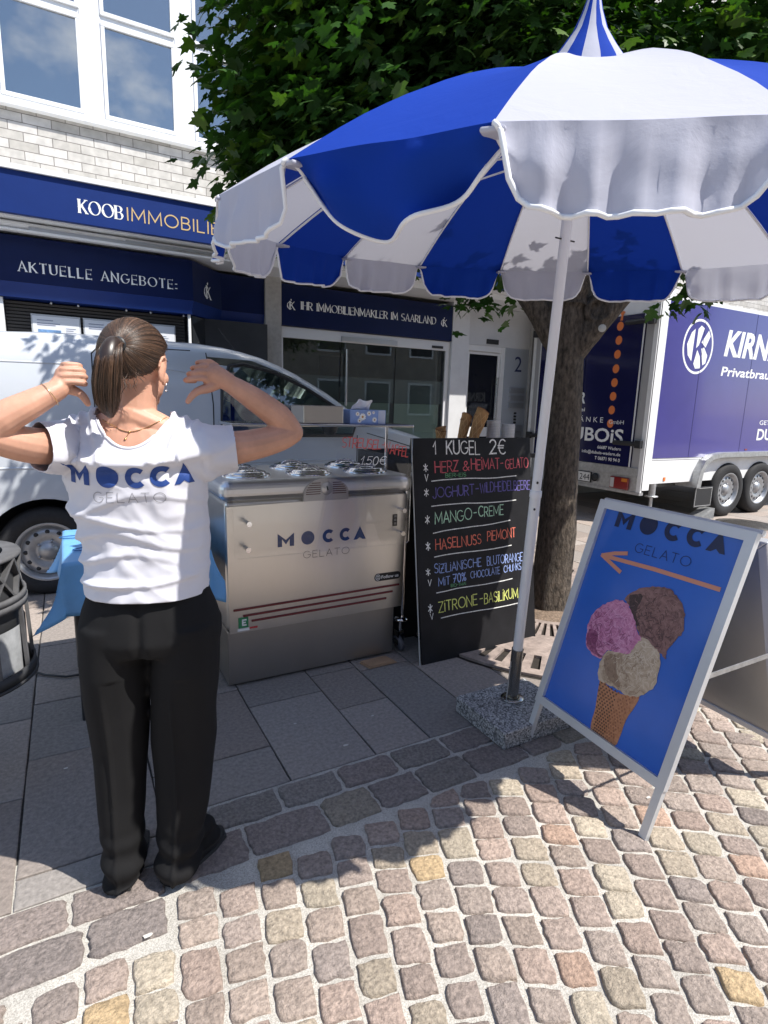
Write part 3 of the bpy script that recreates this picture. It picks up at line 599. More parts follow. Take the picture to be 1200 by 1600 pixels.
# ================================================================== TREE
M_bark = mat('maple_bark', (.115, .092, .072), rough=.95, n=(46, .8, (1, 1, .4)), bump=(50, 1., .06, (1, 1, .36)))
def leafmat(name, col, tl):
    m = bpy.data.materials.new(name); m.use_nodes = True; t = m.node_tree; t.nodes.clear(); N = t.nodes.new; L = t.links.new
    o = N('ShaderNodeOutputMaterial'); b = N('ShaderNodeBsdfPrincipled'); b.inputs['Roughness'].default_value = .42; b.inputs['Specular IOR Level'].default_value = .35
    a = N('ShaderNodeVertexColor'); a.layer_name = 'Col'; L(a.outputs[0], b.inputs['Base Color'])
    g = N('ShaderNodeBsdfTranslucent'); h = N('ShaderNodeMix'); h.data_type = 'RGBA'; h.blend_type = 'MULTIPLY'; h.inputs[0].default_value = 1; h.inputs[7].default_value = (*tl, 1); L(a.outputs[0], h.inputs[6]); L(h.outputs[2], g.inputs[0])
    mx = N('ShaderNodeMixShader'); mx.inputs[0].default_value = .22; L(b.outputs[0], mx.inputs[1]); L(g.outputs[0], mx.inputs[2]); L(mx.outputs[0], o.inputs[0]); return m
M_leaf = leafmat('maple_leaf', None, (1.5, 2.0, .5))
LEAF = [(0, 0), (.16, -.02), (.30, .02), (.24, .12), (.46, .22), (.50, .40), (.36, .38), (.22, .42), (.24, .62), (.12, .66), (0, .98), (-.12, .66), (-.24, .62), (-.22, .42), (-.36, .38), (-.50, .40), (-.46, .22), (-.24, .12), (-.30, .02), (-.16, -.02)]
tr = thing('maple_tree', 'maple tree with dark fissured trunk and dense leafy crown behind the umbrella', 'tree', (TREE.x, TREE.y, 0))
def limb(mb, pts, rs, n=20, amp=.14):
    """smooth tapering limb with lumpy bark"""
    P = [Vector(p) for p in pts]; out = []; rr = []; K = 6 if len(P) > 2 else 5
    for i in range(len(P)-1):
        a = P[max(i-1, 0)]; b = P[i]; c = P[i+1]; d = P[min(i+2, len(P)-1)]
        for k in range(K):
            t = k/K; q = .5*((2*b)+(c-a)*t+(2*a-5*b+4*c-d)*t*t+(3*b-a-3*c+d)*t**3); out.append(q); rr.append(rs[i]+(rs[i+1]-rs[i])*t)
    out.append(P[-1]); rr.append(rs[-1]); s0 = len(mb.v); mb.tube(out, rr, n, caps=False)
    for j, q in enumerate(out):
        for k in range(n):
            i = s0+j*n+k; v = Vector(mb.v[i]); d = v-q; f = 1+amp*noise.noise(Vector((v.x*5+k*.2, v.y*5, v.z*2.2)))+.06*noise.noise(Vector((v.x*19, v.y*19, v.z*6)))
            mb.v[i] = tuple(q+d*f)
tb = MB(); T0 = TREE
limb(tb, [(T0.x, T0.y, -.03), (T0.x-.005, T0.y, .25), (T0.x, T0.y, .8), (T0.x-.01, T0.y+.01, 1.4), (T0.x-.03, T0.y+.03, 1.9), (T0.x-.05, T0.y+.05, 2.3)], [.165, .140, .127, .116, .116, .135], 28, .1)
limb(tb, [(T0.x-.02, T0.y+.02, 1.85), (T0.x-.22, T0.y+.17, 2.2), (T0.x-.5, T0.y+.3, 2.6), (T0.x-1.0, T0.y+.45, 3.1), (T0.x-1.6, T0.y+.5, 3.6)], [.10, .088, .078, .06, .03])
limb(tb, [(T0.x+.0, T0.y, 1.9), (T0.x+.17, T0.y-.14, 2.2), (T0.x+.5, T0.y-.3, 2.6), (T0.x+1.1, T0.y-.4, 3.1), (T0.x+1.7, T0.y-.3, 3.5)], [.095, .085, .072, .05, .03])
limb(tb, [(T0.x-.04, T0.y+.04, 2.15), (T0.x+.05, T0.y+.2, 2.8), (T0.x+.1, T0.y+.3, 3.2), (T0.x+.1, T0.y+.3, 3.45)], [.16, .12, .08, .05])
limb(tb, [(T0.x-.04, T0.y+.04, 2.2), (T0.x-.15, T0.y-.15, 2.6), (T0.x-.3, T0.y-.25, 2.95), (T0.x-.4, T0.y-.3, 3.1)], [.12, .09, .06, .04])
limb(tb, [(T0.x+.04, T0.y+.04, 2.2), (T0.x+.4, T0.y+.4, 2.9), (T0.x+.9, T0.y+.9, 3.6)], [.11, .08, .03])
# healed pruning scar at the fork
sc = Vector((-.70, -.71, .0)).normalized(); cc = Vector((T0.x+.07, T0.y-.13, 2.16)); q = sc.to_track_quat('Z', 'Y').to_matrix().to_4x4()
tb.lathe([(.0, .02), (.05, .012), (.055, .04), (.075, .055), (.095, .035), (.11, -.02)], 20, Matrix.Translation(cc) @ q)
tb.build('trunk', M_bark, tr)
t = MB(); t.lathe([(0, .004), (.022, .003), (.026, 0)], 14, Matrix.Translation((T0.x+.05, T0.y-.195, 2.035)) @ q); t.build('trunk_tag', mat('trunk_tag', (.45, .44, .4), rough=.5), tr)
rng = random.Random(11)
ELL = [((3.6, 3.9, 4.1), (2.0, .8, 1.1)), ((3.9, 3.6, 3.5), (1.6, .8, .7)), ((1.95, 3.5, 3.35), (1.0, .8, .75)), ((1.62, 3.5, 2.98), (.62, .6, .36)), ((2.6, 3.2, 3.2), (1.3, .9, .65)), ((3.8, 2.7, 3.3), (1.2, .9, .6)), ((2.75, 3.55, 3.55), (1.8, 1.35, 1.05)), ((3.25, 3.3, 4.75), (1.85, 1.6, 1.3)), ((4.35, 3.0, 3.75), (1.7, 1.5, 1.1)), ((3.3, 4.3, 3.9), (1.9, 1.3, 1.2)), ((1.95, 3.6, 3.75), (1.0, .8, .7))]
clus = []
def inside(p, s=1.): return any(sum(((p[i]-c[i])/(r[i]*s))**2 for i in range(3)) < 1 for c, r in ELL)
while len(clus) < 1550:
    c, r = rng.choice(ELL); d = Vector((rng.gauss(0, 1), rng.gauss(0, 1), rng.gauss(0, 1))).normalized(); k = rng.random()**.33
    p = Vector((c[i]+r[i]*d[i]*k for i in range(3)))
    if p.z < 2.66: continue
    if p.y < 3.0 and p.z < 3.05 and p.x < 3.2: continue
    n = noise.noise(p*1.1)
    if n < -.34: continue
    clus.append((p, .27))
for p in ((2.42, 3.40, 2.22), (2.5, 3.42, 2.17), (2.62, 3.36, 2.2), (2.72, 3.3, 2.14), (2.58, 3.4, 2.28), (2.8, 3.3, 2.3), (3.46, 2.44, 2.18), (3.5, 2.42, 2.24), (3.56, 2.36, 2.2), (.92, 3.45, 2.9), (1.05, 3.5, 2.82), (.85, 3.45, 3.1), (.75, 3.4, 3.3)):
    clus.append((Vector(p), .11))
lv = MB(); lv.c = []
def leaf(p, nrm, dr, s, col):
    z = nrm.normalized(); y = (dr-z*dr.dot(z)).normalized(); x = y.cross(z); cup = rng.uniform(.05, .3); vs = []
    for (a, b) in LEAF:
        vs.append(p+x*(a*s)+y*(b*s)-z*(cup*s*(a*a*1.6+(b-.4)**2*.6)))
    k = len(vs); vs.append(p+y*(.34*s)); lv.add(vs, [(i, (i+1) % k, k) for i in range(k)]); lv.c += [(*col, 1)]*(k+1)
for (p, sp) in clus:
    m = 34 if sp > .2 else 10; tone = rng.uniform(.7, 1.25); out = (p-Vector((3.0, 3.3, 3.8))).normalized()
    for _ in range(m):
        q = p+Vector((rng.gauss(0, sp*.6), rng.gauss(0, sp*.6), rng.gauss(0, sp*.5)))
        if sp > .2 and q.y < 2.75 and q.z < 2.95 and q.x < 3.1: continue
        sx_, sy_ = q.x-.42*(q.z-2.4)-1.713, q.y+.52*(q.z-2.4)-1.707
        if sx_*sx_+sy_*sy_ < 1.6 and not (sx_ > .85 and sy_ > .1) and rng.random() < .97: continue
        nrm = Vector((rng.gauss(0, .45), rng.gauss(0, .45), 1))+out*.5; dr = Vector((rng.gauss(0, 1), rng.gauss(0, 1), -.9))+out*.6
        k = tone*rng.uniform(.75, 1.25); base = (.030, .074, .014) if rng.random() < .85 else (.07, .13, .016)
        leaf(q, nrm, dr, rng.uniform(.072, .118), tuple(c*k for c in base))
lv.build('crown', M_leaf, tr)

# ================================================================== VAN
M_van = mat('van_white', (.50, .53, .575), rough=.3, coat=.5, n=(2, .03))
M_rub = mat('tyre_rubber', (.018, .018, .02), rough=.8, n=(40, .2))
M_blk = mat('black_plastic', (.02, .021, .024), rough=.5)
M_rim = mat('steel_rim', (.38, .39, .41), rough=.4, metal=.6, n=(20, .12))
M_cgl = glassmat('car_glass', tint=(.80, .92, .88), mirror=.05, dens=.12)
M_seam = mat('panel_gap', (.03, .032, .036), rough=.8)
VY = 4.74
van = thing('delivery_van', 'white panel van parked behind the ice cream cart', 'van', (1.2, 5.6, 0))
def roofz(x):
    xs = [-1.02, -.95, -.8, 0, 1.1, 1.45, 1.75, 2.1, 2.45, 2.75, 3.1, 3.32, 3.46, 3.52]; zs = [1.55, 1.82, 1.90, 1.945, 1.935, 1.88, 1.77, 1.58, 1.345, 1.27, 1.19, 1.10, .95, .7]
    return float(np.interp(x, xs, zs))
def vsec(x):
    rz = roofz(x); fr = max(0, (x-2.6)/.92); nose = .30*fr*fr; tail = .03*max(0, (-.8-x)/.22)
    b = nose+tail; tum = .11*min(1, max(0, (rz-1.1)/.8))
    half = [(b+.05, .24), (b+.005, .34), (b, .55), (b-.012, .80), (b, 1.02 if rz > 1.1 else rz*.9)]
    zb = half[-1][1]
    half += [(b+tum*.45, zb+(rz-zb)*.45), (b+tum*.85, zb+(rz-zb)*.78), (b+tum+.03, zb+(rz-zb)*.91), (b+tum+.10, zb+(rz-zb)*.985), (b+.38, rz+.012), (.92, rz+.03)]
    L_ = [(VY+y, z) for y, z in half]; Rr = [(VY+1.84-y, z) for y, z in half[::-1][1:]]
    return L_+Rr
vb = MB(); xs = [-1.02, -.98, -.92, -.8, -.5, -.2, .1, .4, .7, 1., 1.2, 1.35, 1.5, 1.65, 1.8, 1.95, 2.1, 2.28, 2.45, 2.6, 2.8, 3., 3.15, 3.28, 3.38, 3.46, 3.52]
secs = [[(x, y, z) for y, z in vsec(x)] for x in xs]; m = len(secs[0]); vs = [p for s in secs for p in s]
fs = [(i*m+j, (i+1)*m+j, (i+1)*m+(j+1) % m, i*m+(j+1) % m) for i in range(len(xs)-1) for j in range(m)]+[tuple(range(m)), tuple((len(xs)-1)*m+j for j in range(m))[::-1]]
vb.add(vs, fs, 0, True)
def boolean(mb, cutters, name):
    me = bpy.data.meshes.new('a'); me.from_pydata(mb.v, [], mb.f); bm = bmesh.new(); bm.from_mesh(me); bmesh.ops.recalc_face_normals(bm, faces=bm.faces); bm.to_mesh(me); bm.free()
    ob = bpy.data.objects.new('a', me); COL.objects.link(ob); tmp = [ob]
    for c in cutters:
        mc = bpy.data.meshes.new('c'); mc.from_pydata(c.v, [], c.f); bm = bmesh.new(); bm.from_mesh(mc); bmesh.ops.recalc_face_normals(bm, faces=bm.faces); bm.to_mesh(mc); bm.free()
        oc = bpy.data.objects.new('c', mc); COL.objects.link(oc); tmp.append(oc)
        bo = ob.modifiers.new('b', 'BOOLEAN'); bo.operation = 'DIFFERENCE'; bo.solver = 'EXACT'; bo.object = oc
    dg = bpy.context.evaluated_depsgraph_get(); dg.update(); e = bpy.data.meshes.new_from_object(ob.evaluated_get(dg))
    out = MB(); out.add([v.co.copy() for v in e.vertices], [tuple(p.vertices) for p in e.polygons]); 
    for t in tmp: bpy.data.objects.remove(t)
    return out
def yprism(poly, y0, y1):
    c = MB(); c.prism(poly, ((0, 0, 0), (1, 0, 0), (0, 0, 1)), -y1, -y0); return c
WIN = [(1.10, 1.20), (1.13, 1.60), (1.20, 1.765), (1.32, 1.785), (1.58, 1.735), (1.86, 1.615), (2.16, 1.44), (2.34, 1.30), (2.30, 1.20)]
arcp = lambda cx, cz, r: [(cx+r*math.cos(t), cz+r*math.sin(t)) for t in [2*math.pi*i/36 for i in range(36)]]
cut = [yprism(arcp(-.19, .34, .405), VY-.2, VY+.3), yprism(arcp(2.6, .34, .405), VY-.2, VY+.3), yprism(arcp(-.19, .34, .405), VY+1.54, VY+2.1), yprism(arcp(2.6, .34, .405), VY+1.54, VY+2.1)]
cav = MB(); cav.prism([(1.02, .55), (1.02, 1.83), (1.40, 1.82), (1.75, 1.70), (2.1, 1.50), (2.33, 1.31), (2.33, .55)], ((0, 0, 0), (1, 0, 0), (0, 0, 1)), -(VY+1.73), -(VY+.11)); cut.append(cav)
cut.append(yprism(WIN, VY-.3, VY+2.2))
ws = MB()   # windscreen opening: a slab along the slope
ws.prism([(1.50, VY+.30), (2.36, VY+.17), (2.36, VY+1.67), (1.50, VY+1.54)], ((0, 0, 0), (1, 0, 0), (0, 1, 0)), 1.25, 2.2); cut.append(ws)
body = boolean(vb, cut, 'body'); bo = body.build('body', M_van, van); 
for p in bo.data.polygons: p.use_smooth = True
e = bo.modifiers.new('es', 'EDGE_SPLIT'); e.split_angle = R(38)
def vside(x, z, lift=.0):
    s = vsec(x); h = s[:len(s)//2+1]
    y = float(np.interp(z, [q[1] for q in h[:9]], [q[0] for q in h[:9]])); return (x, y-lift, z)
def vline(mb, pts, r=.004, lift=.0, n=6):
    P = []
    for i in range(len(pts)-1):
        (a, b), (c, d) = pts[i], pts[i+1]; k = max(2, int(math.hypot(c-a, d-b)/.05))
        for j in range(k): P.append(vside(a+(c-a)*j/k, b+(d-b)*j/k, lift))
    P.append(vside(*pts[-1], lift)); mb.tube(P, r, n)
g = MB(); vline(g, [(.20, .45), (.18, 1.2), (.185, 1.8), (.24, 1.86), (.9, 1.87)], .005); vline(g, [(1.03, .4), (1.04, 1.1), (1.05, 1.45), (1.02, 1.86)], .005); vline(g, [(1.06, .42), (2.2, .42), (2.33, .8), (2.35, 1.2)], .005); vline(g, [(2.45, 1.22), (3.1, 1.05), (3.35, .95)], .004); g.build('door_gap', M_seam, van)
g = MB(); vline(g, [(-.9, 1.2), (-.86, 1.55), (-.7, 1.66), (-.4, 1.71), (.12, 1.715)], .009, -.004); vline(g, [(.26, 1.715), (.7, 1.715), (.9, 1.69)], .008, -.004); vline(g, [(-.9, .97), (.2, .97), (2.2, .98), (2.5, .9)], .012, -.006); g.build('body_crease', M_van, van)
# window trim, panes, mirror
g = MB(); P = [vside(x, z, .004) for x, z in WIN]
g.tube(P, .016, 8, closed=True); g.build('window_trim', M_blk, van)
g = MB(); k = len(WIN); cen = (1.6, 1.45); g.add([vside(*[cen[i]+(p[i]-cen[i])*.99 for i in (0, 1)], -.012) for p in WIN], [tuple(range(k))]); g.build('side_window', M_cgl, van)
g = MB(); g.add([(x, 2*VY+1.84-vside(x, z)[1]-.012, z) for x, z in WIN], [tuple(range(k))[::-1]]); g.build('side_window', M_cgl, van)
g = MB(); g.add([(1.5, VY+.3, roofz(1.5)-.0), (2.36, VY+.17, roofz(2.36)-.0), (2.36, VY+1.67, roofz(2.36)-.0), (1.5, VY+1.54, roofz(1.5)-.0), (1.5, VY+.92, roofz(1.5)+.03), (2.36, VY+.92, roofz(2.36)+.03)], [(0, 1, 5, 4), (4, 5, 2, 3)], 0, True); g.build('windscreen', M_cgl, van)
g = MB(); g.bar((1.66, VY+.13, 1.69), (1.66, VY+.13, 1.2), .02, .03); g.bar((1.62, VY+1.70, 1.70), (1.62, VY+1.70, 1.2), .02, .04); g.build('window_divider', M_blk, van)
for y in (VY+.45, VY+1.38):
    s = MB(); s.box(1.1, 1.24, y-.22, y+.22, .75, 1.36); s.box(1.08, 1.20, y-.13, y+.13, 1.39, 1.62); s.box(1.15, 1.6, y-.22, y+.22, .68, .84); s.build('seat', mat('seat_cloth', (.03, .032, .038), rough=.9), van, bevel=.04)
s = MB(); s.box(1.95, 2.32, VY+.13, VY+1.7, .9, 1.2); s.build('dashboard', M_blk, van, bevel=.05)
s = MB(); s.tube([(1.72+.06*math.sin(a), VY+.45+.18*math.cos(a), 1.18+.17*math.sin(a)) for a in [2*math.pi*i/20 for i in range(20)]], .014, 8, closed=True); s.tube([(1.72, VY+.45, 1.18), (1.95, VY+.45, 1.05)], .03, 8); s.build('steering_wheel', M_blk, van)
s = MB(); s.sphere((2.02, VY-.10, 1.315), (.075, .095, .115), 14, 10); s.bar((2.06, VY+.03, 1.24), (2.03, VY-.08, 1.27), .06, .04); s.build('wing_mirror', M_blk, van)
s = MB(); s.box(1.12, 1.28, VY-.028, VY-.012, 1.06, 1.095); s.build('door_handle', M_van, van, bevel=.006)
s = MB(); s.tube([(1.36, VY+.55, 1.93), (1.22, VY+.55, 2.11)], [.006, .003], 6); s.build('antenna', M_blk, van)
s = MB(); s.box(-1.04, -.62, VY-.008, VY+.05, .30, .52); s.box(.22, 2.18, VY-.012, VY+.05, .27, .45); s.box(3.2, 3.56, VY+.35, VY+1.5, .28, .6); s.build('bumper_trim', M_blk, van, bevel=.01)
s = MB(); s.sphere((3.30, VY+.33, .93), (.17, .10, .11), 14, 10); hl = s.build('headlight', mat('lamp_glass', (.6, .62, .65), rough=.1, coat=1), van)
s = MB(); s.sphere((3.30, VY+1.51, .93), (.17, .10, .11), 14, 10); s.build('headlight', hl.data.materials[0], van)
def wheel(parent, x, y, z, r, rim, name='wheel', sgn=-1, holes=12, alu=False):
    M = Matrix.Translation((x, y, z)) @ Matrix.Rotation(R(90), 4, 'X'); w = r*.52
    t = MB(); t.lathe([(rim, -.02), (rim+.015, 0), (r*.9, .002), (r*.97, -.02), (r, -.05), (r, -w+.05), (r*.96, -w), (rim, -w)], 40, M); wo_ = t.build(name, M_rub, parent)
    rm = MB(); rm.lathe([(rim+.008, -.002), (rim-.006, .0), (rim-.018, -.015), (rim-.03, -.06), (rim*.84, -.065), (rim*.8, -.04), (rim*.55, -.03), (rim*.42, -.055), (rim*.3, -.05), (rim*.28, -.025), (0, -.022)], 40, M); rm.lathe([(rim, -.03), (rim-.02, -.1), (rim-.02, -w)], 40, M); ro = rm.build('rim', M_rim, wo_)
    for k in range(holes):
        h = MB(); a = 2*math.pi*k/holes; rc = rim*.69; Q = M @ Matrix.Rotation(a, 4, 'Z') @ Matrix.Translation((rc, 0, -.0335)); h.lathe([(0, .0005), (rim*.075, 0), (rim*.08, -.012)], 10, Q); h.build('vent_hole', M_blk, wo_)
    for k in range(5):
        h = MB(); a = 2*math.pi*k/5; h.lathe([(0, .014), (.009, .013), (.011, 0)], 6, M @ Matrix.Rotation(a, 4, 'Z') @ Matrix.Translation((rim*.36, 0, -.05))); h.build('wheel_bolt', M_rim, wo_)
wheel(van, -.19, VY+.035, .335, .335, .215); wheel(van, 2.6, VY+.035, .335, .335, .215)
s = MB(); 
for x in (-.19, 2.6): s = MB(); s.lathe([(0, -.26), (.40, -.26), (.402, -.03)], 30, Matrix.Translation((x, VY+.02, .34)) @ Matrix.Rotation(R(90), 4, 'X')); s.build('wheel_arch', M_blk, van)
s = MB(); s.box(-1.0, 3.2, VY+.12, VY+1.7, .2, .26); s.build('underbody', M_blk, van)

# ================================================================== TRAILER
M_pur = mat('trailer_purple', (.05, .044, .22), rough=.22, coat=.35, n=(1.5, .08))
M_nav = mat('trailer_navy', (.011, .012, .065), rough=.16, coat=.4, n=(1.5, .1))
M_tw = mat('trailer_white', (.74, .75, .76), rough=.4, n=(7, .06))
M_galv = mat('galvanised', (.42, .43, .44), rough=.45, metal=.7, n=(22, .2))
M_txt = mat('trailer_lettering', (.80, .81, .82), rough=.4)
M_org = mat('orange_dots', (.74, .20, .05), rough=.4)
XR, TY = 6.5, 4.78
tl = thing('box_trailer', 'purple twin axle box trailer with navy rear doors lettered for a brewery', 'trailer', (9, 5.8, 0))
b = MB(); b.box(XR+.02, 11.6, TY, TY+2.15, .865, 2.93); b.build('box_body', M_tw, tl)
b = MB(); b.box(XR+.165, 11.4, TY-.006, TY-.001, .89, 2.88); so = b.build('side_panel', M_pur, tl)
M_sp = mat('seam_purple', (.03, .027, .13), rough=.3)
for x in (7.43, 8.62, 9.8): b = MB(); b.box(x-.003, x+.003, TY-.0085, TY-.0062, .89, 2.88); b.build('panel_seam', M_sp, so)
b = MB(); b.box(XR, 11.6, TY+.005, TY+2.14, .55, .86); b.box(XR+.0, XR+.16, TY-.012, TY+.03, .47, 2.93); b.build('chassis_skirt', M_tw, tl)
b = MB(); b.box(XR-.012, XR+.018, TY-.012, TY+.05, .44, 2.93); b.box(XR-.012, XR+.018, TY+2.1, TY+2.16, .44, 2.93); b.box(XR-.012, XR+.018, TY+.05, TY+2.1, 2.72, 2.93); b.build('rear_frame', M_tw, tl)
b = MB(); b.box(XR-.006, XR+.018, TY+.051, TY+.165, .70, 2.719); b.build('door_gasket', mat('gasket_grey', (.36, .36, .37), rough=.6), tl); b = MB(); b.box(XR-.006, XR+.018, TY+1.99, TY+2.099, .70, 2.719); b.build('door_gasket', bpy.data.materials['gasket_grey'], tl)
fr = ((XR-.028, 0, 0), (0, -1, 0), (0, 0, 1))
for (ya, yb) in ((TY+.17, TY+1.07), (TY+1.085, TY+1.985)):
    b = MB(); b.box(XR-.028, XR+.019, ya, yb, .76, 2.715); dr = b.build('rear_door', M_nav, tl)
    f = MB(); yy = ya if ya < TY+.5 else yb-.018; f.box(XR-.034, XR-.0285, yy, yy+.018, .76, 2.715); f.build('edge_trim', M_tw, dr)
    if ya < TY+.5:
        t = MB()
        for z in (2.599, 2.42, 2.24, 2.053, 1.872, 1.691, 1.509, 1.328): t = MB(); mb_poly(t, [(-5.33+a, z-.01+c) for a, c in arc(0, 0, .052, .058, 0, 360, 24)[:-1]], fr, .0012); t.build('orange_dot', M_org, dr)
        t = MB(); mb_poly(t, [(-5.34, 2.66), (-5.30, 2.66), (-5.30, 2.72), (-5.27, 2.76), (-5.30, 2.78), (-5.35, 2.77), (-5.33, 2.72)], fr, .0012); t.build('orange_mark', M_org, dr)
        for (s_, x_, z_, h_, w_, bd_, sl_, lf_) in (('KIRNER', -5.80, 1.585, .155, .66, .03, .12, .0012), ('Privatbrauerei', -5.795, 1.47, .055, .72, .015, .12, .0012), ('G E T R Ä N K E', -5.455, 1.325, .075, .86, 0, 0, .0012), ('GmbH', -5.115, 1.315, .055, .24, 0, 0, .0025),
                ('DUBOiS', -5.10, 1.065, .19, 1.12, .02, 0, .0012), ('66687 Wadern', -5.115, .965, .045, .39, .012, 0, .0012), ('info@dubois-wadern.de', -5.115, .89, .045, .66, .012, 0, .0012), ('T 06871 90 94 0', -5.115, .81, .048, .42, .014, 0, .0012)):
            t = MB(); print_text(t, s_, fr, x_, z_, h_, width=w_, bold=bd_, slant=sl_, align='R', lift=lf_); t.build('lettering', M_txt, dr)
    for z in (1.07, 2.62):
        h = MB(); y0 = ya-.12 if ya < TY+.5 else yb-.28; h.box(XR-.06, XR-.03, y0, y0+.40, z-.03, z+.03); h.box(XR-.07, XR-.02, (ya-.15) if ya < TY+.5 else yb+.06, (ya-.06) if ya < TY+.5 else yb+.15, z-.05, z+.05); h.tube([(XR-.055, y0+.0, z), (XR-.055, y0+.40, z)], .02, 8); h.build('hinge', M_blk, dr, bevel=.006)
b = MB(); b.box(XR-.022, XR+.02, TY+.052, TY+2.098, .645, .755); b.build('sill_plate', M_galv, tl)
b = MB(); b.box(XR-.01, XR+.05, TY+.05, TY+2.1, .445, .642); b.box(XR-.02, XR+.06, TY-.01, TY+2.16, .405, .444); b.build('light_bar', M_galv, tl)
b = MB(); b.box(XR-.045, XR-.012, TY+.16, TY+.45, .455, .615); lt = b.build('tail_light', mat('lamp_red', (.22, .012, .015), rough=.2, coat=.6), tl, bevel=.008)
b = MB(); b.box(XR-.048, XR-.0455, TY+.17, TY+.26, .56, .605); b.build('indicator', mat('lamp_amber', (.6, .2, .03), rough=.2), lt); b = MB(); b.box(XR-.048, XR-.0455, TY+.38, TY+.44, .47, .60); b.build('reversing_lamp', mat('lamp_clear', (.5, .5, .5), rough=.2), lt)
b = MB(); b.box(XR-.03, XR-.012, 5.57, 6.10, .475, .625); pl = b.build('number_plate', M_blk, tl); b = MB(); b.box(XR-.033, XR-.0305, 5.58, 6.09, .485, .615); b.build('plate_face', mat('plate_white', (.72, .72, .70), rough=.4), pl)
t = MB(); print_text(t, 'D 244', ((XR-.033, 0, 0), (0, -1, 0), (0, 0, 1)), -5.59, .505, .09, width=.30, align='R', lift=.0012); t.build('plate_lettering', M_blk, pl)
b = MB(); b.sphere((XR-.03, 5.5, .56), (.03, .055, .06), 12, 8); b.build('socket', M_blk, tl)
# side lettering and emblem
fr = ((0, TY-.006, 0), (1, 0, 0), (0, 0, 1)); t = MB()
cxl, czl = 7.335, 2.35
ribbon(t, [(cxl+a, czl+c) for a, c in arc(0, 0, .31, .335, 0, 360, 48)], .030, fr, .0012)
mb_poly(t, [(cxl-.17+a, czl+c) for a, c in [(.0, .17), (.07, .22), (.06, -.19), (-.03, -.12), (-.07, .02)]], fr, .0013)
mb_poly(t, [(cxl-.04+a, czl+c) for a, c in [(.0, .22), (.06, .27), (.13, .24), (.05, .02), (.0, -.02)]], fr, .0013)
mb_poly(t, [(cxl-.06+a, czl+c) for a, c in [(.05, -.04), (.12, -.12), (.16, -.27), (.05, -.28), (.0, -.22)]], fr, .0013)
mb_poly(t, [(cxl+.09+a, czl+c) for a, c in [(-.03, .06), (.10, .22), (.15, .15), (.07, .0)]], fr, .0013)
mb_poly(t, [(cxl+.07+a, czl+c) for a, c in [(.0, -.02), (.06, .0), (.15, -.10), (.13, -.20), (.07, -.23)]], fr, .0013)
t.build('emblem', M_txt, so)
for (s_, x_, z_, h_, w_, bd_, sl_) in (('KIRNER', 7.93, 2.285, .34, 1.62, .035, .16), ('Privatbrauerei', 7.92, 2.01, .125, 1.68, .02, .16), ('GETRÄNKE', 9.06, 1.345, .07, .8, 0, 0), ('DUBOIS', 9.04, 1.12, .17, 1.0, .02, 0)):
    t = MB(); print_text(t, s_, fr, x_, z_, h_, width=w_, bold=bd_, slant=sl_); t.build('lettering', M_txt, so)
f = MB(); prof = [(7.56, .47), (7.60, .70), (7.70, .85), (7.85, .925), (8.1, .95), (9.55, .95), (9.8, .9), (9.95, .75), (10.0, .5)]
f.prism(prof+[(x, z-.012) for x, z in [(9.975, .5), (9.93, .75), (9.79, .885), (9.55, .94)]]+[(8.1, .938), (7.855, .91), (7.715, .84), (7.615, .695), (7.575, .47)], ((0, 0, 0), (1, 0, 0), (0, 0, 1)), -(TY+.22), -(TY-.10))
f.prism(prof+[(9.9, .5), (9.86, .72), (9.75, .84), (9.55, .885), (8.1, .885), (7.89, .865), (7.76, .80), (7.68, .68), (7.65, .47)], ((0, 0, 0), (1, 0, 0), (0, 0, 1)), -(TY-.096), -(TY-.104)); f.build('mudguard', M_galv, tl)
for x in (8.42, 9.24): wheel(tl, x, TY-.055, .395, .395, .245, holes=14)
f = MB(); f.box(7.56, 7.97, TY-.09, TY-.08, .19, .48); fo = f.build('mud_flap', M_blk, tl, bevel=.003); f = MB(); fr = ((0, TY-.09, 0), (1, 0, 0), (0, 0, 1)); ribbon(f, [(7.58, .21), (7.95, .21), (7.95, .46), (7.58, .46), (7.58, .21)], .008, fr, .0012); f.build('flap_border', mat('flap_grey', (.4, .4, .4), rough=.5), fo)
f = MB(); f.add([(7.60, TY-.15, .02), (7.98, TY-.15, .02), (7.98, TY-.15, .17), (7.60, TY+.05, .02), (7.98, TY+.05, .02), (7.98, TY+.05, .17)], [(0, 1, 2), (3, 5, 4), (0, 2, 5, 3), (0, 3, 4, 1), (1, 4, 5, 2)]); tag(f.build('wheel_chock', M_galv, label='grey metal chock wedged against the rear trailer wheel', cat='wheel chock', at=(7.8, TY-.05, .02)))
f = MB(); f.tube([(6.82, TY+.05, .64), (6.82, TY+.05, .36)], .045, 12); f.tube([(6.82, TY+.05, .36), (6.82, TY+.05, .03)], .022, 10); f.lathe([(.0, .385), (.085, .38), (.085, .365), (0, .36)], 16, Matrix.Translation((6.82, TY+.05, 0))); f.lathe([(.0, .03), (.07, .025), (.075, .005), (0, .002)], 16, Matrix.Translation((6.82, TY+.05, 0))); f.build('prop_stand', M_galv, tl)
f = MB(); f.box(6.96, 7.0, TY-.004, TY+.005, .58, .63); f.build('side_marker', M_org, tl); f = MB(); f.box(8.77, 8.83, TY-.012, TY-.001, .97, .99); f.build('side_marker', lt.data.materials[0], tl)
f = MB(); f.box(6.7, 11.5, TY+.5, TY+.58, .40, .55); f.box(6.7, 11.5, TY+1.6, TY+1.68, .40, .55); f.tube([(8.42, TY+.1, .395), (8.42, TY+2.0, .395)], .04, 8); f.tube([(9.24, TY+.1, .395), (9.24, TY+2.0, .395)], .04, 8); f.build('axle_frame', M_galv, tl)
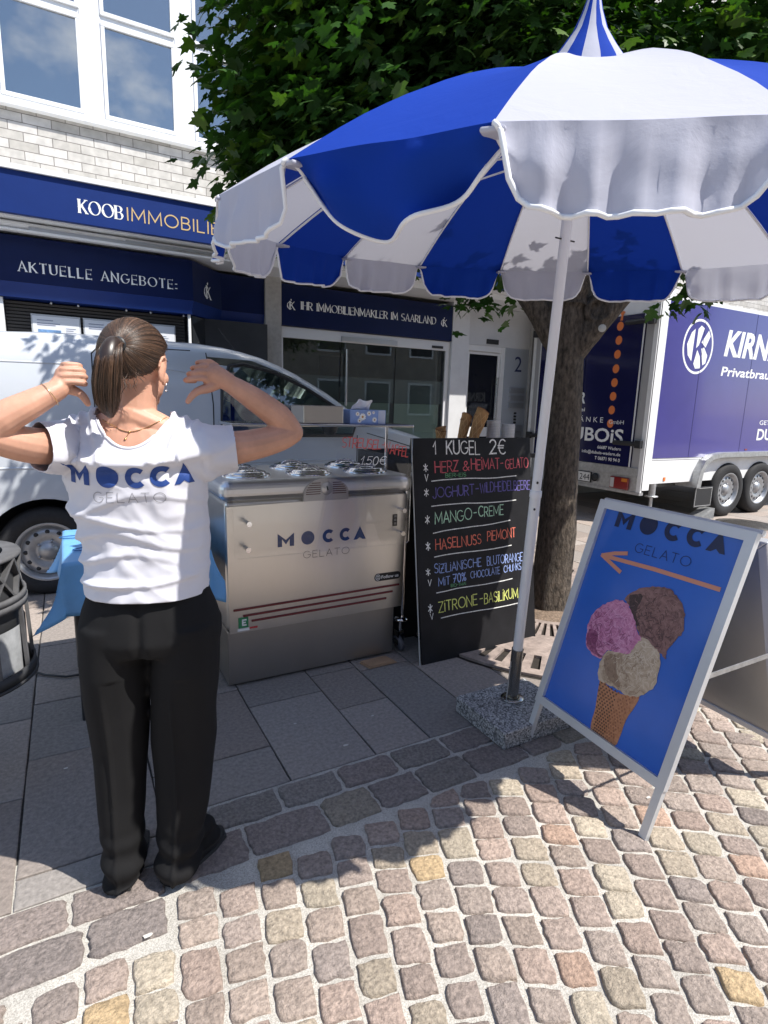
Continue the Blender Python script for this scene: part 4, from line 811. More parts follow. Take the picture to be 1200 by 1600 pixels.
# ================================================================== ICE CREAM CART
def steel(name, col=(.70, .68, .645), rough=.30, st=(1.2, 1, 60), amt=.12, bs=.12):
    return mat(name, col, rough=rough, metal=1, n=(1.6, amt*.6, (1.2, 1.2, .5)), bump=(24, bs*.12, .0004, st), rn=.03)
M_steel = steel('brushed_steel'); M_steel2 = steel('dull_steel', (.46, .44, .415), .36, (1.4, 1.4, 9), .16, .2)
M_chrome = mat('chrome', (.78, .78, .79), rough=.09, metal=1, n=(12, .06))
M_mblue = mat('wordmark_blue', (.010, .055, .24), rough=.4); M_mgrey = mat('wordmark_grey', (.06, .06, .06), rough=.5)
M_acry = glassmat('clear_acrylic', tint=(1, 1, 1), mirror=-.02, dens=.02)
CY = 2.765
cart = thing('gelato_cart', 'stainless steel ice cream cart lettered MOCCA GELATO with round lids on top', 'ice cream cart', (1.16, 3.08, 0))
b = MB(); b.box(.650, 1.640, CY+.012, 3.36, .015, .315); b.build('base', M_steel2, cart, bevel=.006)
b = MB(); b.box(.648, 1.688, CY+.002, 3.40, .318, 1.0); b.build('cabinet', M_steel, cart, bevel=.02, seg=3)
b = MB(); fr = ((0, CY+.0015, 0), (1, 0, 0), (0, 0, 1)); b.prism([(.655, .31), (1.678, .31), (1.692, .99), (.652, .975)], fr, 0, .010); dr = b.build('front_door', M_steel, cart, bevel=.003)
fr = ((0, CY-.0085, 0), (1, 0, 0), (0, 0, 1))
t = MB(); mocca(t, fr, .912, 1.428, .747, .072, lift=.001); t.build('wordmark', M_mblue, dr)
t = MB(); write(t, 'GELATO', fr, 1.055, .672, .038, w=.06, gap=.3, width=.27, lift=.001); t.build('wordmark', M_mgrey, dr)
M_red = mat('dark_red_rail', (.16, .022, .024), rough=.4)
for (xa, za, xb, zb) in ((.676, .436, 1.656, .448), (.725, .400, 1.613, .411), (.768, .367, 1.571, .374)):
    s = MB(); s.bar((xa, CY-.012, za), (xb, CY-.012, zb), .008, .011); s.build('red_rail', M_red, dr, bevel=.002)
s = MB(); s.prism([(1.49+a, .507+c) for a, c in arc(.02, 0, .02, .023, 90, 270, 10)+arc(.155, 0, .02, .023, -90, 90, 10)], fr, 0, .0015); po = s.build('follow_label', mat('label_black', (.01, .01, .011), rough=.4), dr)
t = MB(); print_text(t, 'Follow us', fr, 1.535, .498, .019, width=.115, bold=.02, lift=.0026); ribbon(t, [(1.512+a, .507+c) for a, c in arc(0, 0, .0145, .0165, 0, 360, 20)], .003, fr, .0026); ribbon(t, [(1.506, .499), (1.518, .499), (1.518, .515), (1.506, .515), (1.506, .499)], .003, fr, .0028); t.build('label_print', M_let, dr)
s = MB(); s.box(.70, .752, CY-.0105, CY-.0087, .335, .392); so = s.build('quality_sticker', mat('sticker_green', (.03, .24, .10), rough=.4), dr); s = MB(); ribbon(s, [(.742, .378), (.722, .378), (.722, .35), (.742, .35)], .008, fr, .0026); ribbon(s, [(.722, .364), (.738, .364)], .008, fr, .0027); s.box(.695, .757, CY-.0107, CY-.0089, .318, .332); s.build('sticker_print', M_let, dr)
s = MB(); s.box(.757, .80, CY-.0102, CY-.0088, .324, .334); s.build('flag_strip', mat('flag_red', (.5, .05, .05), rough=.5), dr)
s = MB(); s.box(1.598, 1.628, CY-.013, CY-.0087, .805, .875); sw = s.build('switch_plate', M_blk, dr, bevel=.002); s = MB(); [s.box(1.606, 1.620, CY-.0155, CY-.0135, z, z+.012) for z in (.815, .836, .857)]; s.build('rocker', mat('switch_grey', (.25, .25, .26), rough=.4), dr)
b = MB(); b.box(.622, 1.712, 2.735, 3.43, 1.0, 1.105); b.build('top_hood', steel('hood_steel', (.70, .71, .73), .36, (1.2, 60, 1.2), .08, .06), cart, bevel=.042, seg=5)
bg_ = MB(); fr = ((0, 2.7335, 0), (1, 0, 0), (0, 0, 1)); bg_.prism([(1.045, .985), (1.302, .985)]+arc(1.1735, 1.025, .1285, .078, 0, 180, 20), fr, -.012, .004); bo_ = bg_.build('badge', mat('badge_grey', (.42, .41, .42), rough=.35, metal=.6), cart)
s = MB()
for k in range(6):
    z = 1.02+k*.0115; hw = .115*math.sqrt(max(0, 1-((z-1.025)/.078)**2)) if z > 1.025 else .115
    s.box(1.1735-hw, 1.1735-.035, 2.7275, 2.7293, z, z+.0045); s.box(1.1735+.035, 1.1735+hw, 2.7275, 2.7293, z, z+.0045)
s.build('badge_slot', mat('badge_slot', (.09, .03, .03), rough=.5), bo_)
s = MB(); s.lathe([(0, .007), (.03, .006), (.034, .003), (.034, -.004)], 24, Matrix.Translation((1.1735, 2.729, 1.05)) @ Matrix.Rotation(R(90), 4, 'X')); s.build('badge_dial', mat('dial', (.60, .60, .62), rough=.3, metal=.5), bo_); s = MB(); s.bar((1.172, 2.7205, 1.062), (1.178, 2.7205, 1.04), .002, .007); s.build('dial_hand', M_blk, bo_)
lidM = None
for y in (2.93, 3.21):
    for x in (.80, 1.15, 1.50):
        l = MB(); l.lathe([(.128, 1.1035), (.128, 1.112), (.122, 1.117), (.108, 1.118), (.104, 1.124), (.098, 1.13), (.075, 1.134), (.06, 1.131), (.052, 1.128), (.047, 1.131), (.043, 1.135), (.032, 1.139), (0, 1.140)], 32, Matrix.Translation((x, y, 0))); lo = l.build('lid', M_chrome, cart)
        k = MB(); k.tube([(x-.062, y, 1.130), (x-.048, y, 1.143), (x, y, 1.150), (x+.048, y, 1.143), (x+.062, y, 1.130)], .005, 8); k.build('grip', M_chrome, lo)
# clear splash guard on four studs, with a shelf
gd = [(.672, .735), (.69, .722), (1.66, .712), (1.675, .725), (1.678, 1.372), (.668, 1.372)]
b = MB(); b.prism(gd, ((0, 2.700, 0), (1, 0, 0), (0, 0, 1)), 0, .005); gl = b.build('splash_guard', M_acry, cart)
b = MB(); b.box(.668, 1.678, 2.69, 2.96, 1.373, 1.387); b.build('guard_shelf', steel('shelf_steel', (.66, .66, .67), .12, (1.2, 60, 1.2), .05, .03), cart, bevel=.003)
b = MB(); b.tube([(.70, 2.95, 1.1), (.70, 2.95, 1.373)], .009, 10); b.tube([(1.65, 2.95, 1.1), (1.65, 2.95, 1.373)], .009, 10); b.build('shelf_post', M_chrome, cart)
for (x, z) in ((.747, .895), (.741, .765), (1.637, .905), (1.634, .772)):
    s = MB(); s.tube([(x, 2.757, z), (x, 2.692, z)], .0105, 12); s.tube([(x, 2.6945, z), (x, 2.688, z)], .0135, 12); s.build('stud', M_chrome, cart)
fr = ((0, 2.6945, 0), (1, 0, 0), (0, 0, 1))
t = MB(); write(t, 'STREUSEL-', fr, 1.245, 1.268, .050, w=.09, gap=.12, wob=.05, slant=.12, width=.25, rise=-.06); write(t, 'WAFFEL', fr, 1.495, 1.238, .052, w=.09, gap=.12, wob=.05, slant=.12, width=.155, rise=-.2); t.build('chalk_red', mat('marker_red', (.70, .10, .09), rough=.6), gl)
t = MB(); write(t, '1.50€', fr, 1.355, 1.175, .043, w=.08, gap=.14, wob=.06, slant=.2, width=.15, rise=-.05); t.build('chalk_white', M_let, gl)
# trolley pole and caster on the right
b = MB(); b.tube([(1.706, 2.79, 1.0), (1.706, 2.79, .22)], .009, 10); b.lathe([(0, .225), (.035, .222), (.042, .212), (.038, .204), (0, .2)], 20, Matrix.Translation((1.700, 2.79, 0))); b.build('trolley_pole', M_chrome, cart)
for (x, y) in ((1.695, 2.79), (.69, 3.35), (1.62, 3.35)):
    f = MB(); f.tube([(x, y, .2), (x, y, .135)], .011, 8); f.box(x-.022, x-.018, y-.02, y+.03, .05, .14); f.box(x+.018, x+.022, y-.02, y+.03, .05, .14); fo = f.build('caster', M_chrome, cart)
    f = MB(); f.lathe([(0, -.014), (.03, -.014), (.048, -.013), (.053, -.006), (.053, .006), (.048, .013), (.03, .014), (0, .014)], 24, Matrix.Translation((x, y+.008, .055)) @ Matrix.Rotation(R(75), 4, 'Y')); f.build('caster_wheel', mat('caster_grey', (.10, .10, .12), rough=.5), fo)
# things standing on the guard shelf
b = MB(); b.box(1.038, 1.256, 2.71, 2.90, 1.388, 1.478); mb_ = b.build('steel_box', steel('box_steel', (.45, .42, .38), .34, (1, 1, 14), .1, .1), bevel=.004, label='low brushed steel dispenser box on the cart shelf beside the daisy tissue box', cat='metal box', at=(1.147, 2.805, 1.388))
s = MB(); [s.lathe([(0, .0008), (.016, .0008), (.017, 0)], 12, Matrix.Translation((x+dx, 2.80+dy, 1.4785))) for x in (1.09, 1.15, 1.21) for dx, dy in ((0, 0), (.012, .02), (-.012, -.02))]; so = s.build('top_hole', M_blk, mb_)
tb_ = thing('tissue_box', 'pale blue tissue box printed with white daisies on the cart shelf', 'tissue box', (1.41, 2.78, 1.388))
M_tis = mat('tissue_box_blue', (.22, .33, .62), rough=.6, n=(9, .08)); b = MB(); b.box(1.302, 1.516, 2.725, 2.84, 1.388, 1.462); bo_ = b.build('carton', M_tis, tb_, bevel=.002)
fr = ((0, 2.725, 0), (1, 0, 0), (0, 0, 1)); s = MB(); s2 = MB()
for (x, z, r) in ((1.375, 1.425, .020), (1.413, 1.443, .013), (1.345, 1.44, .012), (1.357, 1.405, .013), (1.447, 1.41, .015), (1.44, 1.448, .008)):
    for k in range(10):
        a = 2*math.pi*k/10+.2; ca, sa = math.cos(a), math.sin(a); q = [(r*.25, -.12*r), (r*.6, -.26*r), (r*.98, -.12*r), (r*.98, .12*r), (r*.6, .26*r), (r*.25, .12*r)]
        pp = [(x+u*ca-v*sa, z+u*sa+v*ca) for u, v in q]
        if all(1.392 < p[1] < 1.459 for p in pp): mb_poly(s, pp, fr, .0008+(k % 4)*.00012)
    mb_poly(s2, [(x+a, z+c) for a, c in arc(0, 0, r*.3, r*.3, 0, 360, 12)[:-1]], fr, .0016)
for k in range(6): s.box(1.472+.007*k, 1.475+.007*k, 2.7238, 2.7246, 1.39, 1.460)
s.build('daisy_print', M_let, bo_); s2.build('daisy_eye', mat('daisy_eye', (.45, .22, .04), rough=.6), bo_)
def tis(u, v):
    x = 1.33+.11*u+.03*v*(1-u); z = 1.462+(.055-.03*abs(u-.35)+.008*math.sin(u*9))*v+.006*math.sin(v*5+u*4); y = 2.78+.03*math.sin(u*6)*v-.03*v*v
    return (x, y, z)
s = MB(); s.grid(tis, 16, 8); s.build('tissue', mat('tissue_paper', (.80, .81, .84), rough=.9), tb_)
# cardboard scrap, cable
s = MB(); s.box(-.09, .09, -.045, .045, 0, .006); s.box(-.08, .085, -.04, .05, .0065, .012); 
for i, v in enumerate(s.v): s.v[i] = tuple(Matrix.Translation((1.50, 2.70, .002)) @ Matrix.Rotation(R(8), 4, 'Z') @ Vector((v[0]+.01*math.sin(v[1]*80), v[1]+.01*math.sin(v[0]*50), v[2])))
s.build('cardboard_scrap', mat('cardboard', (.36, .23, .14), rough=.9, n=(12, .15)), label='torn flat scrap of brown cardboard lying at the foot of the cart', cat='cardboard', at=(1.5, 2.7, 0))
s = MB(); s.tube([(-.32, 3.55, .012), (-.27, 3.42, .012), (-.2, 3.33, .012), (-.1, 3.26, .012), (.02, 3.25, .012), (.2, 3.32, .012), (.5, 3.4, .012), (.66, 3.38, .012)], .006, 8); s.build('power_cable', M_blk, label='thin black power cable lying on the slabs between bin and cart', cat='cable', at=(0, 3.3, 0))

# ---------------------------------------------------------------- behind the board
t_ = thing('bar_table', 'small high table hidden behind the chalkboard carrying waffle cones and cups', 'table', (2.5, 3.2, 0))
b = MB(); b.box(2.12, 2.92, 3.0, 3.42, 1.15, 1.18); b.build('table_top', M_blk, t_, bevel=.004)
for (x, y) in ((2.16, 3.04), (2.88, 3.04), (2.16, 3.38), (2.88, 3.38)): b = MB(); b.tube([(x, y, 0), (x, y, 1.15)], .014, 8); b.build('leg', M_chrome, t_)
M_waf = mat('waffle', (.47, .25, .095), rough=.75, n=(40, .2), bump=(70, .5, .002)); M_wafd = mat('waffle_rim', (.22, .09, .045), rough=.8); M_wafl = mat('waffle_ridge', (.66, .40, .18), rough=.7)
def rolled(name, base, top, r0, r1, label):
    base = Vector(base); top = Vector(top); d = (top-base); L_ = d.length; q = d.to_track_quat('Z', 'Y').to_matrix().to_4x4(); M = Matrix.Translation(base) @ q; m_ = MB(); K = 30; N_ = 14
    vs = []
    for j in range(N_+1):
        for i in range(K+9):
            a = 2*math.pi*i/K; r = (r0+(r1-r0)*j/N_)*(1+.05*i/K); z = L_*j/N_*(1+.10*math.sin(a*.5+1)*(j == N_)); g_ = .0022*(max(0, math.cos(6*a/1+j*1.6)) + max(0, math.cos(6*a-j*1.6)))
            vs.append(M @ Vector(((r+g_)*math.cos(a), (r+g_)*math.sin(a), z)))
    w_ = K+9; m_.add(vs, [(j*w_+i, j*w_+i+1, (j+1)*w_+i+1, (j+1)*w_+i) for j in range(N_) for i in range(w_-1)], 0, True)
    m_.tube([vs[N_*w_+i] for i in range(w_)], .0022, 5, mi=1)
    for k in range(7):
        for sg_ in (1, -1):
            m_.tube([M @ Vector(((r0+(r1-r0)*tt+.0035)*math.cos(sg_*(tt*3.2)+k*.9), (r0+(r1-r0)*tt+.0035)*math.sin(sg_*(tt*3.2)+k*.9), L_*tt*.97)) for tt in [u/10 for u in range(11)]], .0021, 5, mi=2)
    o = m_.build(name, [M_waf, M_wafd, M_wafl], label=label, cat='waffle cone', at=tuple(base)); s_ = o.modifiers.new('s', 'SOLIDIFY'); s_.thickness = .002
rolled('waffle_cone', (2.375, 3.1, 1.182), (2.475, 3.1, 1.452), .020, .043, 'tall rolled waffle cone sticking up behind the board, beside the cups')
rolled('waffle_cone', (2.33, 3.15, 1.182), (2.40, 3.17, 1.42), .018, .034, 'rolled waffle cone half hidden behind the tallest cone')
rolled('waffle_cone', (2.152, 3.1, 1.182), (2.142, 3.1, 1.345), .016, .032, 'short dark waffle cone tip showing alone above the board left of the tall cone')
M_cup = mat('paper_cup', (.72, .73, .75), rough=.5)
def cups(x, y, n, z0, label):
    m_ = MB()
    for k in range(n):
        z = z0+k*.011; m_.lathe([(.034, z), (.046, z+.085), (.049, z+.087), (.048, z+.09), (.045, z+.086), (.033, z+.004)], 24, Matrix.Translation((x, y, 0)))
    m_.build('cup_stack', M_cup, label=label, cat='paper cups', at=(x, y, z0), group='stacks of ice cream cups')
cups(2.60, 3.12, 13, 1.182, 'stack of pale paper cups beside the tall waffle cone, showing many rims'); cups(2.715, 3.10, 11, 1.182, 'stack of white paper cups at the right end, next to the umbrella pole')
b = MB(); b.box(1.82, 2.34, 3.08, 3.44, 0, .71); cb = b.build('cool_box', mat('cool_box_white', (.52, .53, .55), rough=.5, n=(6, .08)), bevel=.012, label='white cool box with a red stripe standing between cart and chalkboard', cat='cool box', at=(2.08, 3.26, 0))
s = MB(); s.box(1.82, 2.34, 3.076, 3.0795, .40, .49); s.build('red_stripe', mat('cool_red', (.42, .02, .04), rough=.4), cb); s = MB(); s.box(1.812, 2.348, 3.072, 3.448, .655, .675); s.build('lid_rim', mat('cool_grey', (.3, .31, .33), rough=.5), cb)
fr = ((0, 3.0758, 0), (1, 0, 0), (0, 0, 1)); s = MB(); print_text(s, 'lal', fr, 1.90, .418, .045, slant=.3, lift=.001, bold=.01); s.build('script', M_let, cb)
b = MB(); b.box(1.715, 2.10, 3.06, 3.46, .712, .72); b.box(1.715, 1.727, 3.06, 3.46, .72, 1.19); b.box(2.088, 2.10, 3.06, 3.46, .72, 1.19); b.box(1.727, 2.088, 3.06, 3.072, .72, 1.19); b.box(1.727, 2.088, 3.448, 3.46, .72, 1.19)
b.build('waffle_box', mat('black_carton', (.018, .018, .02), rough=.6, n=(8, .2)), bevel=.003, label='open black box standing on the white cool box behind the chalkboard', cat='box', at=(1.91, 3.26, .712))

# ================================================================== CHALKBOARD
Bl = Vector((1.718, 2.56, 0)); bu = Vector((1, 0, 0)); bv = Vector((0, .19, 1.31)).normalized(); FR = (Bl, bu, bv)
M_chalkb = mat('chalkboard_black', (.012, .012, .014), rough=.6, n=(5, .35), spec=.22)
cbd = thing('menu_board', 'black A-shaped chalkboard with colourful handwritten ice cream menu', 'chalkboard', (2.16, 2.75, 0))
b = MB(); b.prism([(0, .003), (.885, .0), (.877, 1.323), (-.012, 1.322)], FR, -.012, 0); fb = b.build('front_panel', M_chalkb, cbd, bevel=.002)
b = MB(); bw = Vector((0, -.19, 1.31)).normalized(); b.prism([(0, .003), (.885, .0), (.877, 1.323), (-.012, 1.322)], (Bl+Vector((0, .40, 0)), bu, bw), 0, .012); b.build('back_panel', M_chalkb, cbd, bevel=.002)
M_edge = mat('board_edge', (.55, .55, .53), rough=.7); b = MB(); b.prism([(-.0145, 0), (-.0125, 0), (-.0135, 1.322), (-.0155, 1.322)], FR, -.011, -.001); b.build('worn_edge', M_edge, fb)
ck = {n: mat('chalk_'+n, c, rough=.8, n=(120, .35)) for n, c in dict(white=(.72, .72, .70), red=(.52, .10, .12), violet=(.115, .095, .30), mint=(.40, .62, .45), coral=(.68, .17, .11), blue=(.27, .36, .66), lime=(.58, .62, .17), green=(.13, .36, .17)).items()}
def chalk(col, jobs):
    for (s, x, y, h, w_, rise, wd) in jobs:
        t = MB(); write(t, s, FR, x, y, h, w=w_, gap=.17, wob=.05, width=wd, rise=rise, lift=.0012); t.build('chalk_word', ck[col], fb)
chalk('white', [('1', .128, 1.232, .072, .09, 0, None), ('KUGEL', .222, 1.230, .076, .10, -.03, .245), ('2€', .548, 1.222, .088, .09, 0, .118)])
t = MB()
for (x, y) in ((.079, 1.149), (.078, 1.008), (.078, .845), (.076, .695), (.070, .55), (.076, .332)): t = MB(); write(t, '*', FR, x-.021, y-.022, .044, w=.13, wob=.12); t.build('chalk_star', ck['white'], fb)
for (x, y) in ((.077, 1.094), (.074, .484), (.080, .284)): t = MB(); write(t, 'V', FR, x-.014, y-.017, .034, w=.12, wob=.12); t.build('chalk_tick', ck['white'], fb)
for (xa, ya, xb, yb) in ((.107, 1.075, .754, 1.083), (.101, .929, .748, .929), (.106, .769, .695, .804), (.109, .629, .701, .642), (.115, .414, .701, .429), (.141, .262, .740, .264)):
    t = MB(); ribbon(t, [(xa+(xb-xa)*k/8, ya+(yb-ya)*k/8+random.uniform(-.0015, .0015)+.004*math.sin(k*.8)) for k in range(9)], .0055, FR, .0012); t.build('chalk_rule', ck['white'], fb)
chalk('red', [('HERZ', .136, 1.122, .064, .095, .02, .165), ('&', .338, 1.127, .056, .095, 0, .045), ('HEiMAT', .40, 1.130, .064, .095, .02, .218), ('-', .628, 1.136, .06, .1, 0, None), ('GELATO', .668, 1.132, .060, .10, .0, .188)])
chalk('violet', [('JOGHURT', .115, .975, .060, .095, .02, .30), ('-', .428, .985, .06, .1, 0, None), ('WiLDHEiDELBEERE', .462, .990, .058, .095, .005, .405)])
chalk('mint', [('MANGO', .124, .824, .064, .095, .03, .268), ('-', .408, .838, .06, .1, .0, None), ('CREME', .445, .842, .060, .095, .02, .195)])
chalk('coral', [('HASELNUSS', .122, .670, .060, .095, .025, .335), ('PiEMONT', .508, .690, .056, .095, .02, .226)])
chalk('blue', [('SiziLiANiSCHE', .108, .532, .052, .095, .015, .345), ('BLUTORANGE', .50, .536, .053, .095, .0, .29), ('MiT', .133, .455, .046, .095, .02, .082), ('70%', .238, .462, .050, .11, .02, .095), ('CHOCOLATE', .370, .470, .042, .10, .015, .228), ('CHUNKS', .632, .478, .043, .10, .01, .142)])
chalk('lime', [('ZiTRONE', .128, .298, .062, .095, .02, .285), ('-', .435, .305, .06, .1, 0, None), ('BASiLiKUM', .470, .300, .062, .095, .005, .272)])
chalk('green', [('BER-EiS', .208, 1.093, .022, .13, 0, .15), ('BiO-THAi', .222, .436, .018, .13, 0, .11)])

# ================================================================== POSTER A-FRAME
Lf = Vector((1.745, 1.697, 0)); Rf = Vector((1.700, 1.055, 0)); pu = (Rf-Lf).normalized(); pv0 = Vector((.244, -.017, .970)); pv = (pv0+pu*.045)
PF = (Lf, pu, pv); pn = pu.cross(pv).normalized()
C_ = lambda L_: [(u-.045*v, v) for u, v in L_]
M_alu = mat('frame_aluminium', (.62, .64, .67), rough=.4, metal=.45, n=(4, .06))
M_pblue = mat('poster_blue', (.028, .13, .55), rough=.2, n=(2.2, .10), coat=.15)
af = thing('poster_stand', 'aluminium A-frame stand with a blue ice cream cone poster and an arrow', 'poster stand', (1.98, 1.36, 0))
b = MB(); b.prism([(-.03, .20), (.635, .20), (.635, 1.145), (-.03, 1.145)], PF, -.010, -.001); pb = b.build('poster', M_pblue, af)
u0, u1, v0, v1, rw = -.039, .642, .193, 1.150, .036
rail = MB()
for quad in ([(u0, v0), (u1, v0), (u1-rw, v0+rw), (u0+rw, v0+rw)], [(u1, v0), (u1, v1), (u1-rw, v1-rw), (u1-rw, v0+rw)], [(u1, v1), (u0, v1), (u0+rw, v1-rw), (u1-rw, v1-rw)], [(u0, v1), (u0, v0), (u0+rw, v0+rw), (u0+rw, v1-rw)]):
    rail.prism(quad, PF, -.014, .014)
rail.build('snap_frame', M_alu, af, bevel=.005, seg=3)
for (a, c) in ((u0+.004, u0+.034), (u1-.034, u1-.004)):
    l = MB(); l.prism([(a, -.002), (c, -.002), (c, v0-.001), (a, v0-.001)], PF, -.012, .010); l.build('leg', M_alu, af, bevel=.002)
# back half
hb = Lf+pv*1.147; TOPX = hb.x; bfoot = 2*TOPX-1.72+.22
PB = (Vector((bfoot, 1.06, 0)), -pu, Vector((-.385, -.017, .93))-pu*.01)
rb = MB()
for quad in ([(u0, v0), (u1, v0), (u1-rw, v0+rw), (u0+rw, v0+rw)], [(u1, v0), (u1, v1), (u1-rw, v1-rw), (u1-rw, v0+rw)], [(u1, v1), (u0, v1), (u0+rw, v1-rw), (u1-rw, v1-rw)], [(u0, v1), (u0, v0), (u0+rw, v0+rw), (u0+rw, v1-rw)]):
    rb.prism(quad, PB, -.014, .012)
rb.build('back_frame', M_alu, af, bevel=.004)
b = MB(); b.prism([(u0+.01, v0+.01), (u1-.01, v0+.01), (u1-.01, v1-.01), (u0+.01, v1-.01)], PB, -.009, .002); b.build('back_plate', steel('back_plate_steel', (.55, .55, .53), .40, (1, 1, 1.5), .12, .05), af)
for (a, c) in ((u0+.004, u0+.034), (u1-.034, u1-.004)):
    l = MB(); l.prism([(a, 0), (c, 0), (c, v0-.001), (a, v0-.001)], PB, -.011, .010); l.build('leg', M_alu, af, bevel=.002)
pt = lambda F, u, v, d=0: F[0]+F[1]*u+F[2]*v+F[1].cross(F[2]).normalized()*d
for (ua, ub) in ((u1-.012, u0+.012), (u0+.012, u1-.012)):
    s = MB(); s.bar(pt(PF, ua, .63, -.016), pt(PB, ub, .66, -.016), .004, .018); s.build('stay', M_galv, af)
s = MB(); s.tube([pt(PF, u0, v1, -.02), pt(PF, u1, v1, -.02)], .012, 8); s.build('hinge', M_alu, af)
# print
t = MB(); mocca(t, PF, C_([(.112, 1.05)])[0][0], C_([(.601, 1.05)])[0][0], 1.050, .078, lift=.0006); t.build('wordmark', mat('poster_dark_blue', (.012, .022, .075), rough=.2), pb)
t = MB(); x = C_([(.244, .987)])[0][0]; write(t, 'GELATO', PF, x, .972, .036, w=.07, gap=.28, width=.245, lift=.0006, rise=.01); t.build('wordmark', mat('poster_dark_thin', (.014, .024, .08), rough=.25), pb)
t = MB(); A = C_([(.617, .931), (.092, .917)]); B_ = C_([(.212, .955), (.095, .917), (.206, .875)]); mid = ((A[0][0]+A[1][0])/2, (A[0][1]+A[1][1])/2+.004)
ribbon(t, [A[0], mid, (A[1][0]+.012, A[1][1])], .0165, PF, .0006, 0, .006); ribbon(t, [B_[0], ((B_[0][0]+B_[1][0])/2, (B_[0][1]+B_[1][1])/2+.004), B_[1]], .0165, PF, .0008, 0, .005); ribbon(t, [B_[1], B_[2]], .0165, PF, .0010, 0, .005); t.build('arrow', mat('arrow_salmon', (.60, .26, .17), rough=.3), pb)
def scoopmat(name, c0, c1, c2, sc, dist=2.2):
    m = mat(name, c1, rough=.3, coat=.2); t = m.node_tree; N = t.nodes.new; L = t.links.new; b = t.nodes['Principled BSDF']
    c = N('ShaderNodeTexCoord'); n1 = N('ShaderNodeTexNoise'); n1.inputs['Scale'].default_value = sc; n1.inputs['Detail'].default_value = 9; n1.inputs['Roughness'].default_value = .58; n1.inputs['Distortion'].default_value = dist; L(c.outputs['Object'], n1.inputs['Vector'])
    r = N('ShaderNodeValToRGB'); e = r.color_ramp.elements; e[0].color = (*c0, 1); e[0].position = .28; e[1].color = (*c2, 1); e[1].position = .74; q = e.new(.5); q.color = (*c1, 1); L(n1.outputs[0], r.inputs[0]); L(r.outputs[0], b.inputs['Base Color']); return m
def blobpoly(mb, pts, lift, jag=.0035, mi=0):
    P = []; k = len(pts)
    for i in range(k):
        a, b2, c, d = [Vector(pts[(i+j) % k]) for j in (-1, 0, 1, 2)]
        for s in range(5):
            t = s/5; q = .5*((2*b2)+(c-a)*t+(2*a-5*b2+4*c-d)*t*t+(3*b2-a-3*c+d)*t**3); P.append((q.x+random.uniform(-jag, jag), q.y+random.uniform(-jag, jag)))
    mb_poly(mb, P, PF, lift, mi)
CONE = C_([(.262, .442), (.30, .425), (.35, .42), (.40, .432), (.452, .452), (.425, .34), (.408, .224), (.292, .222), (.279, .317)])
t = MB(); blobpoly(t, CONE, .0007, .001); t.build('printed_cone', scoopmat('print_cone', (.28, .11, .045), (.44, .19, .09), (.56, .27, .14), 40), pb)
for tone, cnd in (('dark', 0), ('mid', 1)):
    t = MB()
    for i in range(10):
        for j in range(19):
            f = j/19; lo = .296-.043*f; hi = .404+.040*f; q = (i+.5+.5*(j % 2))/10.5; u = lo+(hi-lo)*q; v = .232+.0112*j
            if (q < .55) == (cnd == 0) and q < .93 and not (cnd and random.random() < .35):
                a = .0054*(1-.35*q); mb_poly(t, C_([(u-a, v+.001), (u, v-.0046), (u+a, v+.001), (u, v+.0050)]), PF, .0009+.00005*(i % 3))
    t.build('printed_waffle_pit', mat('print_pit_'+tone, (.085, .032, .018) if cnd == 0 else (.24, .09, .045), rough=.3), pb)
CH = [(.266, .779), (.303, .826), (.37, .862), (.429, .876), (.487, .853), (.522, .815), (.538, .752), (.522, .704), (.502, .659), (.505, .628), (.478, .639), (.433, .644), (.387, .659), (.338, .709), (.299, .755)]
PK = [(.127, .63), (.15, .697), (.204, .745), (.258, .768), (.299, .755), (.337, .713), (.363, .679), (.388, .655), (.372, .629), (.354, .581), (.306, .566), (.255, .554), (.233, .508), (.185, .514), (.144, .539), (.131, .593)]
VA = [(.24, .488), (.255, .545), (.308, .575), (.355, .60), (.393, .665), (.447, .65), (.478, .635), (.494, .59), (.497, .521), (.478, .483), (.437, .445), (.394, .432), (.328, .432), (.275, .428), (.25, .434)]
t = MB(); blobpoly(t, C_(CH), .0011); t.build('printed_chocolate_scoop', scoopmat('print_choc', (.07, .034, .032), (.21, .105, .098), (.30, .165, .15), 20), pb)
t = MB(); blobpoly(t, C_([(.285, .80), (.34, .815), (.335, .74), (.365, .70), (.33, .705), (.30, .75)]), .0013); t.build('printed_chocolate_hollow', scoopmat('print_choc_dark', (.02, .01, .012), (.04, .02, .022), (.075, .035, .038), 40), pb)
t = MB(); blobpoly(t, C_(VA), .0015); t.build('printed_vanilla_scoop', scoopmat('print_van', (.26, .17, .11), (.50, .385, .275), (.60, .49, .37), 15), pb)
t = MB(); blobpoly(t, C_([(.255, .53), (.30, .55), (.33, .49), (.36, .445), (.31, .45), (.27, .48)]), .0017); t.build('printed_vanilla_fold', scoopmat('print_van_dark', (.15, .09, .06), (.27, .18, .12), (.36, .26, .18), 30), pb)
t = MB(); blobpoly(t, C_(PK), .0019); t.build('printed_berry_scoop', scoopmat('print_pink', (.32, .075, .18), (.55, .20, .36), (.68, .36, .52), 20), pb)
t = MB(); blobpoly(t, C_([(.14, .60), (.19, .60), (.20, .54), (.24, .52), (.19, .515), (.145, .545)]), .0021); t.build('printed_berry_fold', scoopmat('print_pink_dark', (.10, .018, .06), (.24, .05, .14), (.42, .15, .28), 40), pb)
def in_poly(p, P):
    c = False; n = len(P)
    for i in range(n):
        a, b = P[i], P[i-1]
        if (a[1] > p[1]) != (b[1] > p[1]) and p[0] < (b[0]-a[0])*(p[1]-a[1])/(b[1]-a[1])+a[0]: c = not c
    return c
